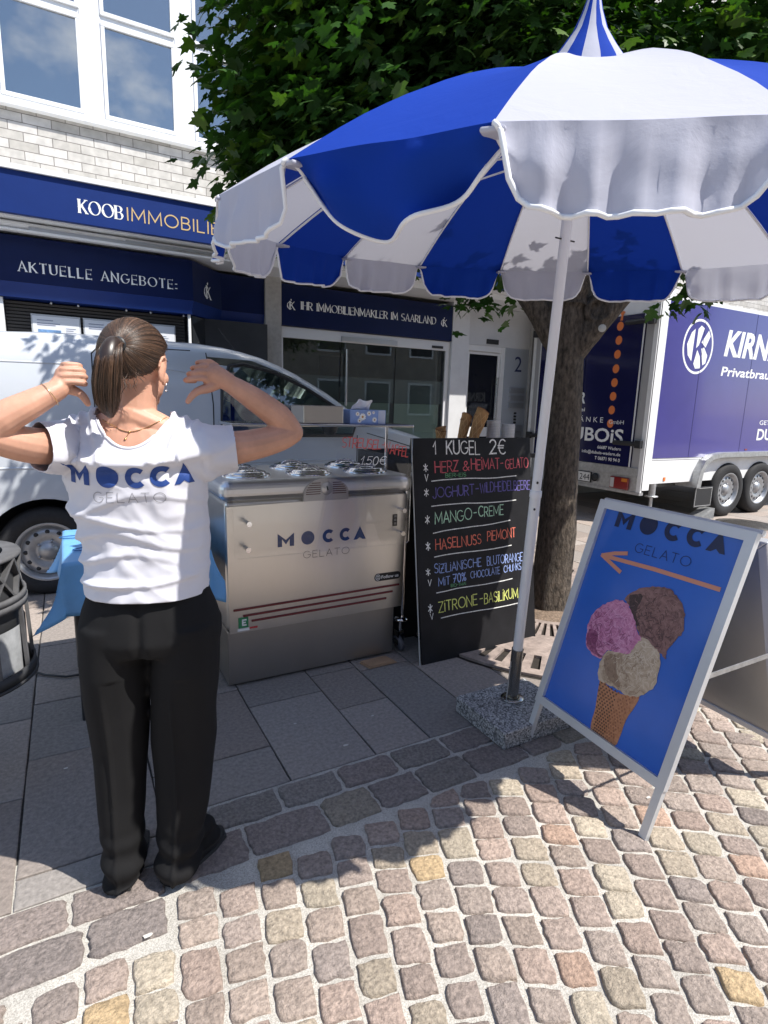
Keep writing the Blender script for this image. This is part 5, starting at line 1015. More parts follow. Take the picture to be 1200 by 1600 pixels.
def creamy(name, poly, tones, n, lift, cen, rr, curl):
    P = C_(poly); cu_, cv_ = C_([cen])[0]
    for (tn, col, wlo, whi, bias) in tones:
        t = MB(); k = 0; tries = 0
        while k < n and tries < n*30:
            tries += 1; u = cu_+random.uniform(-rr, rr); v = cv_+random.uniform(-rr, rr)
            if not in_poly((u, v), P) or (u-cu_)*bias[0]+(v-cv_)*bias[1] < random.uniform(-.07, .05): continue
            a = math.atan2(v-cv_, u-cu_)+math.pi/2+random.gauss(0, .5)+curl; pts = [(u, v)]; L_ = random.randint(3, 7)
            for q in range(L_): a += random.gauss(0, .45); pts.append((pts[-1][0]+.0055*math.cos(a), pts[-1][1]+.0055*math.sin(a)))
            if not all(in_poly(p, P) for p in pts): continue
            w = random.uniform(wlo, whi); K = len(pts)
            for q in range(K-1): ribbon(t, [pts[q], pts[q+1]], w*(.35+.65*math.sin(math.pi*(q+.5)/(K-1))), PF, lift+(k % 9)*.00003, 0, w*.2)
            k += 1
        t.build(name, mat(name+'_'+tn, col, rough=.3), pb)
creamy('printed_chocolate_texture', CH, (('dark', (.07, .032, .032), .0012, .003, (-.6, -.5)), ('light', (.30, .17, .155), .0008, .0022, (.6, .7))), 130, .00125, (.42, .755), .13, .5)
creamy('printed_vanilla_texture', VA, (('dark', (.30, .20, .13), .001, .0028, (-.8, -.5)), ('light', (.68, .58, .46), .001, .0028, (.7, .5))), 110, .0018, (.38, .53), .13, .3)
creamy('printed_berry_texture', PK, (('dark', (.22, .045, .13), .001, .0028, (-.7, -.5)), ('light', (.72, .36, .56), .0008, .0026, (.5, .7))), 120, .0022, (.25, .64), .14, .4)
# ================================================================== UMBRELLA
UC = Vector((1.713, 1.707, 2.146)); UR = 1.286; UN = Vector((-.053, -.109, 1)).normalized(); UA = Vector((0, 1, 0)).cross(UN).normalized(); UB = UN.cross(UA); PH = 3.814; NP = 16; DH = .50
def fabric(name, col, tl):
    m = bpy.data.materials.new(name); m.use_nodes = True; t = m.node_tree; t.nodes.clear(); N = t.nodes.new; L = t.links.new
    o = N('ShaderNodeOutputMaterial'); b = N('ShaderNodeBsdfPrincipled'); b.inputs['Base Color'].default_value = (*col, 1); b.inputs['Roughness'].default_value = .85; b.inputs['Specular IOR Level'].default_value = .15
    g = N('ShaderNodeBsdfTranslucent'); g.inputs[0].default_value = (*tl, 1); x = N('ShaderNodeMixShader'); x.inputs[0].default_value = .22; L(b.outputs[0], x.inputs[1]); L(g.outputs[0], x.inputs[2]); L(x.outputs[0], o.inputs[0])
    c = N('ShaderNodeTexCoord'); n = N('ShaderNodeTexNoise'); n.inputs['Scale'].default_value = 7; n.inputs['Detail'].default_value = 7; n.inputs['Roughness'].default_value = .6; n.inputs['Distortion'].default_value = .5; L(c.outputs['Object'], n.inputs['Vector']); u = N('ShaderNodeBump'); u.inputs['Strength'].default_value = .35; u.inputs['Distance'].default_value = .012; L(n.outputs[0], u.inputs['Height']); L(u.outputs[0], b.inputs['Normal']); return m
M_fw = fabric('canopy_white', (.50, .51, .60), (.66, .66, .74)); M_fb = fabric('canopy_blue', (.006, .046, .37), (.003, .012, .13)); M_pip = mat('piping_white', (.78, .79, .82), rough=.8)
um = thing('beach_umbrella', 'large blue and white striped parasol with scalloped valance and pointed top', 'umbrella', (1.831, 1.923, .09))
def upt(r, t, z): return UC+UA*(UR*r*math.cos(t))+UB*(UR*r*math.sin(t))+UN*z
def dome(r): return DH*(1-r**1.7)
def ang(k): return PH-2*math.pi*k/NP
for k in range(NP):
    blue = (k % 2 == 0); m_ = MB(); NU, NV = (40 if k == 0 else 24), 16; NW = 12; rows = []
    blown = 1. if k == 0 else (.35 if k in (1, 15, 14) else .15)
    def ppt(u, v):
        r = .05+.95*v; a = upt(r, ang(k), dome(r)); b = upt(r, ang(k+1), dome(r)); p = a.lerp(b, u); s = 4*u*(1-u)
        return p-UN*(.016*s*r*(1-r)*4)+UN*(.003*noise.noise(p*6))
    for j in range(NV+1): rows.append([ppt(i/NU, j/NV) for i in range(NU+1)])
    out = ((upt(1, ang(k), 0)+upt(1, ang(k+1), 0))/2-UC); out.z = 0; out.normalize(); edge = []
    for j in range(1, NW+1):
        row = []
        for i in range(NU+1):
            u = i/NU; w = j/NW; ln = .158*max(.03, (1-abs(2*u-1)**(7 if k else 2)))**.6; top = ppt(u, 1)
            uu = u+(.5-u)*(.055*w); top = ppt(uu, 1)
            fold = (.012*math.sin(u*23+k*1.7+2.*math.sin(u*5+k))+.008*math.sin(u*41+k*2.1)+.012*noise.noise(Vector((u*9, k*3.3, 0))))*w**.7; nz_ = noise.noise(Vector((u*3.1+k*5, w*2.2, 1.7)))
            o_ = out*(fold+.02*w+.02*nz_*w)
            if blown > .9: o_ = out*(-.06*w+.045*math.sin(w*5.5+u*3)*math.sin(u*6.3+.4)*w+.05*nz_*w+(.020*math.sin(u*19+1.2*math.sin(u*6))+.010*noise.noise(Vector((u*6, 3.3, 0))))*math.sin(w*2.4))+Vector((0, 0, .018*w*math.sin(u*5+.3)))
            row.append(top+Vector((0, 0, -ln*w))+o_)
        rows.append(row)
    w_ = NU+1
    for part in (rows[:NV+1], rows[NV:]):
        m_.add([p for r in part for p in r], [(j*w_+i, j*w_+i+1, (j+1)*w_+i+1, (j+1)*w_+i) for j in range(len(part)-1) for i in range(NU)], 0, True)
    brd = [rows[NV+j][0] for j in range(1, NW)]+list(rows[-1])+[rows[NV+j][NU] for j in range(NW-1, 0, -1)]
    m_.tube(brd, .0055, 6, mi=1)
    m_.build('canopy_panel', [M_fb if blue else M_fw, M_pip], um)
for k in range(NP):
    b = MB(); b.tube([upt(r, ang(k), dome(r)-.010) for r in [.05+.95*i/14 for i in range(15)]], .0048, 6)
    st_ = upt(.52, ang(k), dome(.52)-.012); b.tube([st_, upt(.035, ang(k), .30)], .004, 6); b.build('rib', M_pip, um)
    t = MB(); e = upt(1.0, ang(k), -.004); x = (upt(1.0, ang(k), 0)-UC).normalized(); y = UN.cross(x); M = Matrix(((x.x, y.x, UN.x, e.x), (x.y, y.y, UN.y, e.y), (x.z, y.z, UN.z, e.z), (0, 0, 0, 1))); t.box(-.05, .008, -.024, .024, -.012, -.002, 0, M); t.build('rib_pocket', M_fw, um, bevel=.004)
for k in range(NP):
    m_ = MB()
    prof = [(.18, dome(.14)-.005), (.145, .535), (.10, .590), (.06, .645), (.036, .70), (.022, .745), (.012, .785), (.003, .80)]
    vs = []
    for (r, z) in prof:
        for i in range(5): t = ang(k+i/4); vs.append(UC+UA*(r*math.cos(t))+UB*(r*math.sin(t))+UN*z)
    m_.add(vs, [(j*5+i, j*5+i+1, (j+1)*5+i+1, (j+1)*5+i) for j in range(len(prof)-1) for i in range(4)], 0, True); m_.build('top_cap_gore', M_fb if k % 2 == 0 else M_fw, um)
pb0 = Vector((1.831, 1.923, .09)); pdir = (UC-pb0).normalized()
b = MB(); b.tube([pb0+pdir*.10, pb0+pdir*1.05], .0235, 20); b.build('lower_pole', mat('pole_white', (.72, .73, .75), rough=.35, n=(5, .05)), um)
b = MB(); b.tube([pb0+pdir*1.03, pb0+pdir*2.62], .0205, 20); b.lathe([(.0235, 0), (.026, .004), (.026, .03), (.021, .034)], 16, Matrix.Translation(pb0+pdir*1.03) @ pdir.to_track_quat('Z', 'Y').to_matrix().to_4x4()); b.build('upper_pole', M_pip, um)
b = MB(); b.lathe([(.022, -.03), (.04, -.03), (.045, 0), (.04, .03), (.022, .03)], 20, Matrix.Translation(UC+UN*.30) @ UN.to_track_quat('Z', 'Y').to_matrix().to_4x4()); b.lathe([(.022, -.03), (.04, -.02), (.04, .03), (.0, .04)], 20, Matrix.Translation(UC+UN*(DH-.05)) @ UN.to_track_quat('Z', 'Y').to_matrix().to_4x4()); b.build('runner', M_pip, um)
b = MB(); q = pb0+pdir*2.06; b.tube([q+Vector((-.05, .0, .0)), q+Vector((.05, 0, 0))], .003, 6); [b.lathe([(0, .004), (.005, .003), (.006, 0)], 8, Matrix.Translation(pb0+pdir*z_+Vector((-.015, -.018, 0))) @ Matrix.Rotation(R(90), 4, 'X')) for z_ in (.98, 1.1)]; b.build('locking_pin', M_blk, um)
ub = thing('umbrella_base', 'square speckled granite slab with a steel tube holding the umbrella pole', 'umbrella stand', (1.83, 1.93, 0))
def granite():
    m = mat('granite', (.3, .3, .3), rough=.6, bump=(160, .35, .002)); t = m.node_tree; N = t.nodes.new; L = t.links.new; b = t.nodes['Principled BSDF']; c = N('ShaderNodeTexCoord'); v = N('ShaderNodeTexVoronoi'); v.inputs['Scale'].default_value = 150; L(c.outputs['Object'], v.inputs['Vector']); s = N('ShaderNodeSeparateColor'); L(v.outputs['Color'], s.inputs[0]); r = N('ShaderNodeValToRGB'); r.color_ramp.elements[0].color = (.06, .06, .063, 1); r.color_ramp.elements[0].position = .05; r.color_ramp.elements[1].color = (.55, .54, .53, 1); q = r.color_ramp.elements.new(.55); q.color = (.27, .27, .275, 1); L(s.outputs[1], r.inputs[0]); L(r.outputs[0], b.inputs['Base Color']); return m
b = MB(); b.box(1.595, 2.04, 1.70, 2.065, .003, .085); b.build('granite_slab', granite(), ub, bevel=.006)
b = MB(); b.tube([pb0+pdir*-.004, pb0+pdir*.275], .0285, 20); b.lathe([(.055, 0), (.055, .004), (.032, .006)], 24, Matrix.Translation((pb0.x, pb0.y, .0885))); b.build('steel_tube', mat('tube_steel', (.34, .33, .31), rough=.25, metal=1, n=(4, .15, (1, 1, .3))), ub)
b = MB(); b.tube([(pb0.x-.055, pb0.y-.02, .10), (pb0.x-.047, pb0.y-.022, .30)], .003, 6); b.tube([(pb0.x-.055, pb0.y-.02, .27), (pb0.x-.01, pb0.y-.01, .27)], .003, 6); b.build('clamp_rod', M_galv, ub)

# ================================================================== TABLE WITH BLUE CLOTH
tt = thing('folding_table', 'small side table almost hidden under a blue cloth behind the woman', 'table', (.25, 3.05, 0))
b = MB(); b.box(-.06, .56, 2.72, 3.42, .755, .775); b.build('table_top', M_white, tt)
for (x, y) in ((-.02, 2.78), (.52, 2.78), (-.03, 3.38), (.52, 3.38)): b = MB(); b.tube([(x, y, 0), (x, y, .755)], .013, 8); b.build('leg', M_blk, tt)
TX0, TX1, TY0, TY1, ZT = -.065, .565, 2.715, 3.425, .782
def clothp(s, t):
    OV = .24; x = TX0-OV+(TX1-TX0+OV+.14)*s; y = TY0-OV+(TY1-TY0+2*OV)*t; ox = max(TX0-x, x-TX1, 0); oy = max(TY0-y, y-TY1, 0)
    px = min(max(x, TX0), TX1); py_ = min(max(y, TY0), TY1); sx = -1 if x < TX0 else 1; sy = -1 if y < TY0 else 1
    c = min(ox, oy)/OV; dn = max(ox, oy)*(.97)+.12*c*OV; fl = .12+.35*c
    nn = noise.noise(Vector((x*4, y*4, 3)))*.010; rip = .018*math.sin(x*17+y*13)*(max(ox, oy)/OV)
    if ox > 0: px += sx*(ox*fl+rip*.6)
    if oy > 0: py_ += sy*(oy*fl+rip*.6)
    return (px, py_, ZT-dn+nn*(1 if dn > 0 else .3))
cl = MB(); cl.grid(clothp, 60, 60); M_cl = mat('cloth_blue', (.15, .39, .70), rough=.45, n=(7, .10), bump=(9, .35, .01)); co = cl.build('tablecloth', M_cl, label='bright blue oilcloth draped over the small table with pointed hanging corners', cat='tablecloth', at=(.25, 3.07, .782)); co.modifiers.new('s', 'SOLIDIFY').thickness = .0015
pr_ = MB()
for (x, y, r) in ((.07, 2.92, .07), (.33, 3.1, .09), (.0, 3.2, .06), (.45, 2.86, .07)):
    pr_.tube([(x+r*1.3*math.cos(a), y+r*.5*math.sin(a), ZT+.006) for a in [2*math.pi*i/24 for i in range(24)]], .0025, 4, closed=True)
pr_.build('cloth_print', mat('cloth_print', (.02, .11, .30), rough=.5), co)

# ================================================================== LITTER BIN
BX, BY, BR = -.445, 2.45, .255
M_bin = mat('bin_grey', (.11, .11, .115), rough=.6, n=(14, .3), bump=(50, .3, .002), metal=.2); M_bind = mat('bin_dark', (.03, .031, .034), rough=.6)
bn = thing('litter_bin', 'round weathered grey metal litter bin with lattice rim at the left edge', 'litter bin', (BX, BY, 0))
T_ = Matrix.Translation((BX, BY, 0))
T2_ = Matrix.Translation((BX, BY, .05))
b = MB(); b.lathe([(BR-.055, .872), (BR, .872), (BR+.004, .865), (BR, .858), (BR-.055, .858), (BR-.055, .872)], 48, T2_); b.build('rim_ring', M_bin, bn)
for (z, r, w) in ((.715, BR+.01, .012), (.69, BR+.012, .012), (.43, BR+.022, .02)):
    b = MB(); b.lathe([(r-.01, z-w), (r, z-w), (r, z+w), (r-.01, z+w), (r-.01, z-w)], 48, T2_); b.build('hoop', M_bin if z > .5 else M_bind, bn)
for k in range(14):
    a = 2*math.pi*k/14+.1; c = a+2*math.pi/14; P = lambda t, z, r=BR-.008: (BX+r*math.cos(t), BY+r*math.sin(t), z+.05)
    b = MB(); b.bar(P(a, .715), P(c, .86), .008, .022, upv=(math.cos(a), math.sin(a), 0)); b.bar(P(c, .715), P(a, .86), .008, .022, upv=(math.cos(a), math.sin(a), 0)); b.build('lattice_bar', M_bin, bn)
for k in range(12):
    a = 2*math.pi*k/12+.2; b = MB(); b.bar(P(a, .43, BR+.012), P(a, .70, BR+.004), .012, .012); b.build('upright', M_bin, bn)
b = MB(); b.lathe([(BR-.03, .86), (BR-.012, .70), (BR-.02, .44), (0, .43)], 40, T2_); b.build('liner', M_bind, bn)
for k in range(6):
    b = MB(); b.lathe([(BR-.006, .455), (BR-.002, .66)], 6, T_, a0=k*60+8, a1=k*60+42); b.build('side_sheet', mat('bin_sheet', (.33, .34, .35), rough=.5, n=(20, .25)) if k == 0 else bpy.data.materials['bin_sheet'], bn)
b = MB(); b.lathe([(BR+.02, .41), (BR+.028, .41), (BR+.028, .40), (BR-.03, .39), (0, .385)], 40, T2_); b.build('floor_pan', M_bind, bn)
b = MB(); b.tube([(BX-.30, BY+.02, 0), (BX-.30, BY+.02, 1.05)], .03, 14); b.bar((BX-.30, BY+.02, .8), (BX-.2, BY+.02, .8), .02, .05); b.bar((BX-.30, BY+.02, .5), (BX-.2, BY+.02, .5), .02, .05); b.build('post', M_bind, bn)
# ================================================================== WOMAN
M_skin = mat('skin', (.55, .30, .21), rough=.5, n=(11, .17), bump=(220, .15, .0008), sss=.12, spec=.4)
M_tee = mat('white_cotton', (.62, .62, .68), rough=.9, sheen=.2, bump=(420, .2, .0006))
M_trou = mat('black_trousers', (.0085, .0085, .0095), rough=.85, spec=.25, bump=(380, .25, .0006), n=(4, .15))
M_hair = mat('brown_hair', rough=.38, vcol=True, spec=.6)
pe = thing('person', 'woman in white t-shirt and black trousers seen from behind, thumbs pointing at her back', 'person', (.14, 1.70, 0)); pe.rotation_euler.z = R(-22)
PC = Vector((.14, 1.70, 0)); RI = Matrix.Rotation(R(22), 3, 'Z')
def U(p): return PC+RI @ (Vector(p)-PC)
def UL(L_): return [U(p) for p in L_]
def loft(mb, rings, n=28, ex=2.3):
    """rings: (z, cx, hw, cy, hd[, tilt])"""
    vs = []
    for (z, cx_, hw, cy_, hd) in rings:
        for j in range(n):
            t = 2*math.pi*j/n; c, s = math.cos(t), math.sin(t)
            vs.append((cx_+hw*math.copysign(abs(c)**(2/ex), c), cy_+hd*math.copysign(abs(s)**(2/ex), s), z))
    k = len(rings); mb.add(vs, [(i*n+j, i*n+(j+1) % n, (i+1)*n+(j+1) % n, (i+1)*n+j) for i in range(k-1) for j in range(n)]+[tuple(range(n))[::-1], tuple((k-1)*n+j for j in range(n))])
def limbc(mb, pts, rs, n=16):
    """closed tapered limb with round ends"""
    P = [Vector(p) for p in pts]; out = []; rr = []
    for i in range(len(P)-1):
        a = P[max(i-1, 0)]; b = P[i]; c = P[i+1]; d = P[min(i+2, len(P)-1)]
        for k in range(5):
            t = k/5; out.append(.5*((2*b)+(c-a)*t+(2*a-5*b+4*c-d)*t*t+(3*b-a-3*c+d)*t**3)); rr.append(rs[i]+(rs[i+1]-rs[i])*t)
    out.append(P[-1]); rr.append(rs[-1])
    d0 = (out[0]-out[1]).normalized(); d1 = (out[-1]-out[-2]).normalized()
    o2 = [out[0]+d0*rr[0]*f for f in (.96, .75, .4)]+out+[out[-1]+d1*rr[-1]*f for f in (.4, .75, .96)]
    r2 = [rr[0]*f for f in (.28, .66, .92)]+rr+[rr[-1]*f for f in (.92, .66, .28)]
    mb.tube(o2, r2, n)
HC = U((.168, 1.705, 1.586)); FW = Vector((math.sin(R(11))*.98, math.cos(R(11))*.98, -.12)).normalized(); SD = Vector((FW.y, -FW.x, 0)).normalized(); UP = SD.cross(FW)
HM = Matrix((SD, FW, UP)).transposed()
H = lambda s, f, u: HC+SD*s+FW*f+UP*u
bm_ = MB()
# --- head
bm_.sphere(HC+FW*-.004+UP*.012, (.073, .092, .088), 24, 18, 0, HM); bm_.sphere(H(0, .035, -.045), (.058, .055, .065), 20, 14, 0, HM); bm_.sphere(H(0, .06, -.088), (.036, .03, .026), 16, 10, 0, HM); bm_.sphere(H(0, .012, -.07), (.056, .05, .035), 16, 10, 0, HM)
bm_.sphere(H(.036, .058, -.03), (.026, .026, .024), 12, 8, 0, HM); bm_.sphere(H(-.036, .058, -.03), (.026, .026, .024), 12, 8, 0, HM)
limbc(bm_, [H(0, .085, .012), H(0, .098, -.012), H(0, .108, -.03)], [.007, .009, .012], 10); bm_.sphere(H(0, .092, -.062), (.022, .010, .008), 12, 8, 0, HM)
for sg_ in (1, -1):
    bm_.sphere(H(sg_*.076, -.012, -.022), (.008, .017, .030), 14, 10, 0, HM)
    bm_.tube([H(sg_*(.079+.005*math.sin(a)), -.016+.017*math.cos(a), -.016+.030*math.sin(a)) for a in [R(-60+q*30) for q in range(9)]], .0042, 8)
    limbc(bm_, [H(sg_*.078, -.002, -.040), H(sg_*.077, .0, -.052)], [.007, .006], 8)
# --- neck, trunk
limbc(bm_, [(.150, 1.700, 1.36), (.156, 1.704, 1.43), (.163, 1.708, 1.49), (.168, 1.71, 1.54)], [.066, .0565, .052, .053], 20)
limbc(bm_, [(.152, 1.69, 1.445), (.06, 1.70, 1.405), (-.01, 1.71, 1.375)], [.046, .036, .046]); limbc(bm_, [(.158, 1.69, 1.445), (.25, 1.70, 1.405), (.325, 1.71, 1.372)], [.046, .036, .048])
loft(bm_, [(.86, .165, .165, 1.72, .105), (.98, .168, .145, 1.725, .09), (1.08, .170, .145, 1.725, .085), (1.2, .163, .160, 1.72, .095), (1.3, .163, .166, 1.715, .098), (1.37, .158, .150, 1.708, .080), (1.415, .155, .100, 1.705, .060)])
# --- arms
limbc(bm_, [(-.005, 1.712, 1.362)]+UL([(-.075, 1.665, 1.372), (-.148, 1.625, 1.395), (-.166, 1.61, 1.405)]), [.049, .045, .040, .035])
limbc(bm_, UL([(-.166, 1.61, 1.406), (-.133, 1.610, 1.438), (-.070, 1.615, 1.476), (-.018, 1.63, 1.508)]), [.034, .039, .032, .0235])
limbc(bm_, [(.325, 1.712, 1.362)]+UL([(.42, 1.66, 1.362), (.53, 1.655, 1.385), (.586, 1.66, 1.405)]), [.052, .048, .041, .034])
limbc(bm_, UL([(.586, 1.66, 1.406), (.545, 1.66, 1.450), (.47, 1.66, 1.502), (.405, 1.662, 1.541)]), [.034, .040, .034, .0245])
# --- left hand: curled fingers seen from their backs, thumb down
def fng(P, r): limbc(bm_, UL(P), r, 10)
bm_.sphere(U((.000, 1.652, 1.536)), (.022, .020, .034), 14, 10); limbc(bm_, UL([(-.018, 1.632, 1.508), (-.004, 1.645, 1.528), (.0, 1.648, 1.545)]), [.0245, .024, .022], 12)
for (kx, ky, kz, ex_, ey, ez, r) in ((-.002, 1.640, 1.5695, .030, 1.643, 1.5700, 0.0063), (-.008, 1.634, 1.5560, .036, 1.637, 1.5570, 0.0068), (-.011, 1.629, 1.5415, .039, 1.632, 1.5430, 0.0073), (-.009, 1.627, 1.5270, .037, 1.627, 1.5270, 0.0073)):
    fng([(kx, ky+.012, kz), (kx+.006, ky-.001, kz), ((kx+ex_)/2, (ky+ey)/2-.003, (kz+ez)/2+.001), (ex_, ey, ez), (ex_+.006, ey+.014, ez-.002), (ex_-.002, ey+.030, ez-.002), (ex_-.018, ey+.032, ez)], [r*1.0, r*1.12, r*1.0, r*1.02, r*.95, r*.9, r*.8])
fng([(-.004, 1.648, 1.516), (.012, 1.645, 1.510), (.030, 1.641, 1.502), (.040, 1.638, 1.490), (.046, 1.636, 1.477)], [.015, .0135, .0105, .0098, .0075])
# --- right hand: back of the hand, fingers folded to the left, thumb out
limbc(bm_, UL([(.405, 1.662, 1.541), (.382, 1.666, 1.556), (.36, 1.67, 1.567)]), [.0255, .027, .028], 14); bm_.sphere(U((.350, 1.675, 1.572)), (.024, .018, .030), 14, 10); bm_.sphere(U((.358, 1.672, 1.546)), (.026, .018, .022), 12, 8)
for (kx, ky, kz, ex_, ey, ez, r) in ((.353, 1.668, 1.5985, .327, 1.672, 1.5960, 0.0064), (.345, 1.662, 1.5850, .313, 1.666, 1.5805, 0.0071), (.337, 1.657, 1.5690, .302, 1.660, 1.5640, 0.0076), (.332, 1.655, 1.5515, .293, 1.657, 1.5475, 0.0077)):
    fng([(kx+.022, ky+.010, kz-.010), (kx, ky, kz), ((kx+ex_)/2, (ky+ey)/2-.003, (kz+ez)/2+.001), (ex_, ey, ez), (ex_-.005, ey+.015, ez-.002), (ex_+.006, ey+.030, ez-.003), (ex_+.022, ey+.030, ez-.003)], [r*1.05, r*1.15, r, r*1.02, r*.95, r*.9, r*.8])
fng([(.366, 1.668, 1.538), (.342, 1.664, 1.526), (.318, 1.661, 1.518), (.301, 1.658, 1.505), (.289, 1.656, 1.489)], [.017, .0145, .011, .0098, .0075])
vs, fs = remesh(bm_, .0027, 2, .5)
body = MB(); body.add(vs, fs, 0, True); body_o = body.build('body', M_skin, pe)
for sg_ in (1, -1):
    e = MB(); e.sphere(H(sg_*.031, .076, .005), .0115, 14, 10); eo = e.build('eye', mat('eye_white', (.7, .7, .68), rough=.15), pe); e = MB(); e.lathe([(0, .0008), (.0055, .0003), (.006, -.001)], 14, Matrix.Translation(H(sg_*.031, .0872, .005)) @ FW.to_track_quat('Z', 'Y').to_matrix().to_4x4()); e.build('iris', mat('iris_brown', (.05, .025, .012), rough=.1), eo)
e = MB(); [e.tube([H(sg_*x, .086-.25*(x-.03)**2*10-.004*(x > .045), .022+.003*math.sin((x-.012)*90)) for x in (.014, .022, .032, .042, .05)], [.0015, .0024, .0024, .002, .001], 6) for sg_ in (1, -1)]; e.build('eyebrow', mat('brow', (.05, .03, .02), rough=.8), pe)
e = MB(); e.tube([H(x, .1005-abs(x)*.28, -.062+.002*math.cos(x*120)) for x in (-.022, -.012, 0, .012, .022)], [.002, .0045, .005, .0045, .002], 8); e.build('lips', mat('lips', (.42, .14, .12), rough=.4), pe)
# --- t-shirt
sm_ = MB()
loft(sm_, [(.948, 0.1650, 0.1631, 1.722, .128), (.96, 0.1650, 0.1641, 1.722, .128), (1.02, 0.1680, 0.1641, 1.724, .122), (1.09, 0.1700, 0.1660, 1.724, .116), (1.2, 0.1590, 0.1766, 1.718, .115), (1.28, 0.1570, 0.1795, 1.712, .118), (1.345, 0.1540, 0.1737, 1.708, .108), (1.39, 0.1510, 0.1544, 1.704, .088), (1.425, 0.1490, 0.1110, 1.702, .068), (1.438, 0.1480, 0.0820, 1.702, .055)], 36)
limbc(sm_, [(.152, 1.688, 1.452), (.06, 1.70, 1.415), (-.005, 1.708, 1.382)], [.050, .041, .052]); limbc(sm_, [(.158, 1.688, 1.452), (.25, 1.70, 1.415), (.33, 1.708, 1.378)], [.050, .041, .055])
sm_.tube([(.06, 1.71, 1.345), (.0, 1.708, 1.360), tuple(U((-.045, 1.685, 1.366))), tuple(U((-.085, 1.658, 1.369))), tuple(U((-.115, 1.640, 1.372)))], [.085, .072, .062, .0585, .056], 24); sm_.tube([(.25, 1.71, 1.345), (.33, 1.708, 1.355), tuple(U((.385, 1.668, 1.358))), tuple(U((.428, 1.659, 1.362))), tuple(U((.465, 1.655, 1.366)))], [.09, .078, .069, .067, .065], 24)
vs, fs = remesh(sm_, .0046, 5, .5)
me = bpy.data.meshes.new('t'); me.from_pydata(vs, [], fs); me.update(); nrm = [Vector(v.normal) for v in me.vertices]; bpy.data.meshes.remove(me)
def ridge(t): return max(0, 1-abs(t))**1.5
g_ = lambda x, s: math.exp(-(x/s)**2)
def wr(p, n):
    x, y, z = p; back = max(0, -n.y); d = 0
    trunk = g_(x-.16, .24)
    sh = 1.322+.9*(x-.15)**2+.012*noise.noise(Vector((x*9, 1, 2)))                       # the drape across the shoulder blades
    d += back*.024*g_((z-sh)/.028 if z > sh else (z-sh)/.012, 1)*trunk
    w1 = noise.noise(Vector((x*4, z*3, 5.)))*.03
    for (z0, a, s, sl) in ((1.215, .007, .014, .10), (1.165, .008, .013, -.12), (1.115, .010, .015, .08), (1.06, .011, .016, -.10), (1.005, .010, .014, .12)):
        q = z-(z0+sl*(x-.16)+w1+.02*math.sin(x*14+z0*40)); d += (a*1.5*g_(q/s if q > 0 else q/(s*.5), 1))*(.35+.65*back)*max(.3, 1.25-2.6*x)*(.7+.9*noise.noise(Vector((x*6, z0*30, 1))))
    q2 = noise.noise(Vector((x*9+2*z, y*9, z*17+3*x+2*noise.noise(Vector((x*5, z*5, 8))))))
    d += .006*(1-abs(q2)*2.2 if abs(q2) < .45 else 0)*.6*(1 if z < 1.3 else .6)
    d += .0035*noise.noise(Vector((x*11, y*11, z*16)))+.0025*noise.noise(Vector((x*26, y*26, z*34)))
    if x < -.01 or x > .34: d += .006*math.sin(x*55+z*60+noise.noise(Vector(p)*9)*4)*.6                        # sleeve folds
    for (xs, s0) in ((.035, 1), (.285, -1)):                                                                    # gathers below the raised shoulders
        u = (x-xs)-s0*(1.43-z)*.35
        if z > 1.33: d += .012*ridge(u/.018)+.010*ridge((u+.03*s0)/.016)+.008*ridge((u-.034*s0)/.016)
    return d
vs = [v+n*wr(v, n) for v, n in zip(vs, nrm)]
def in_neck(p):
    x, y, z = p
    zn = 1.370+.062*((x-.166)/.083)**2 if y < 1.70 else 1.392+.05*((x-.155)/.082)**2
    return abs(x-.164) < .096 and z > zn
endL = U((-.068, 1.668, 1.368)); dL = (RI @ Vector((-.035, -.022, .003))).normalized(); endR = U((.412, 1.660, 1.361)); dR = (RI @ Vector((.04, -.006, .004))).normalized()
keep = []
for f in fs:
    c = sum((vs[i] for i in f), Vector())/len(f)
    if in_neck(c): continue
    if c.x < .04 and (c-endL).length < .13 and all((vs[i]-endL).dot(dL) > 0 for i in f): continue
    if c.x > .3 and all((vs[i]-endR).dot(dR) > 0 for i in f): continue
    if all(vs[i].z < .957 for i in f): continue
    keep.append(f)
for v in vs:
    if v.x < .04 and (v-endL).length < .13 and (v-endL).dot(dL) > 0: v -= dL*((v-endL).dot(dL))
    if v.x > .3 and (v-endR).dot(dR) > 0: v -= dR*((v-endR).dot(dR))
    if v.z < .957: v.z = .957
tee = MB(); tee.add(vs, keep, 0, True); tee_o = tee.build('t_shirt', M_tee, pe)
bm2 = bmesh.new(); bm2.from_mesh(tee_o.data); bmesh.ops.delete(bm2, geom=[v for v in bm2.verts if not v.link_faces], context='VERTS'); bm2.to_mesh(tee_o.data); bm2.free()
so = tee_o.modifiers.new('cloth', 'SOLIDIFY'); so.thickness = .002; so.offset = -1
BV = BVHTree.FromPolygons(vs, keep)
def on_tee(x, z, lift=.0012, y0=.9):
    h = BV.ray_cast(Vector((x, y0, z)), Vector((0, 1, 0)))
    return (h[0]+Vector((0, -lift, 0))) if h[0] is not None else None
rb_ = MB(); P = []
for i in range(25):
    x = .166+.087*(i/12-1); z = 1.368+.062*((x-.166)/.083)**2
    q = None
    for dz in (0, -.004, -.008, -.014, -.02):
        q = on_tee(x, z+dz, -.001)
        if q is not None and q.y < 1.75: break
    if q is not None and q.y < 1.75: P.append(q)
rb_.tube(P, .0045, 8)
ec = {}
for f in keep:
    for i in range(len(f)):
        e = tuple(sorted((f[i], f[i-1]))); ec[e] = ec.get(e, 0)+1
bnd = {i for e, n_ in ec.items() if n_ == 1 for i in e}
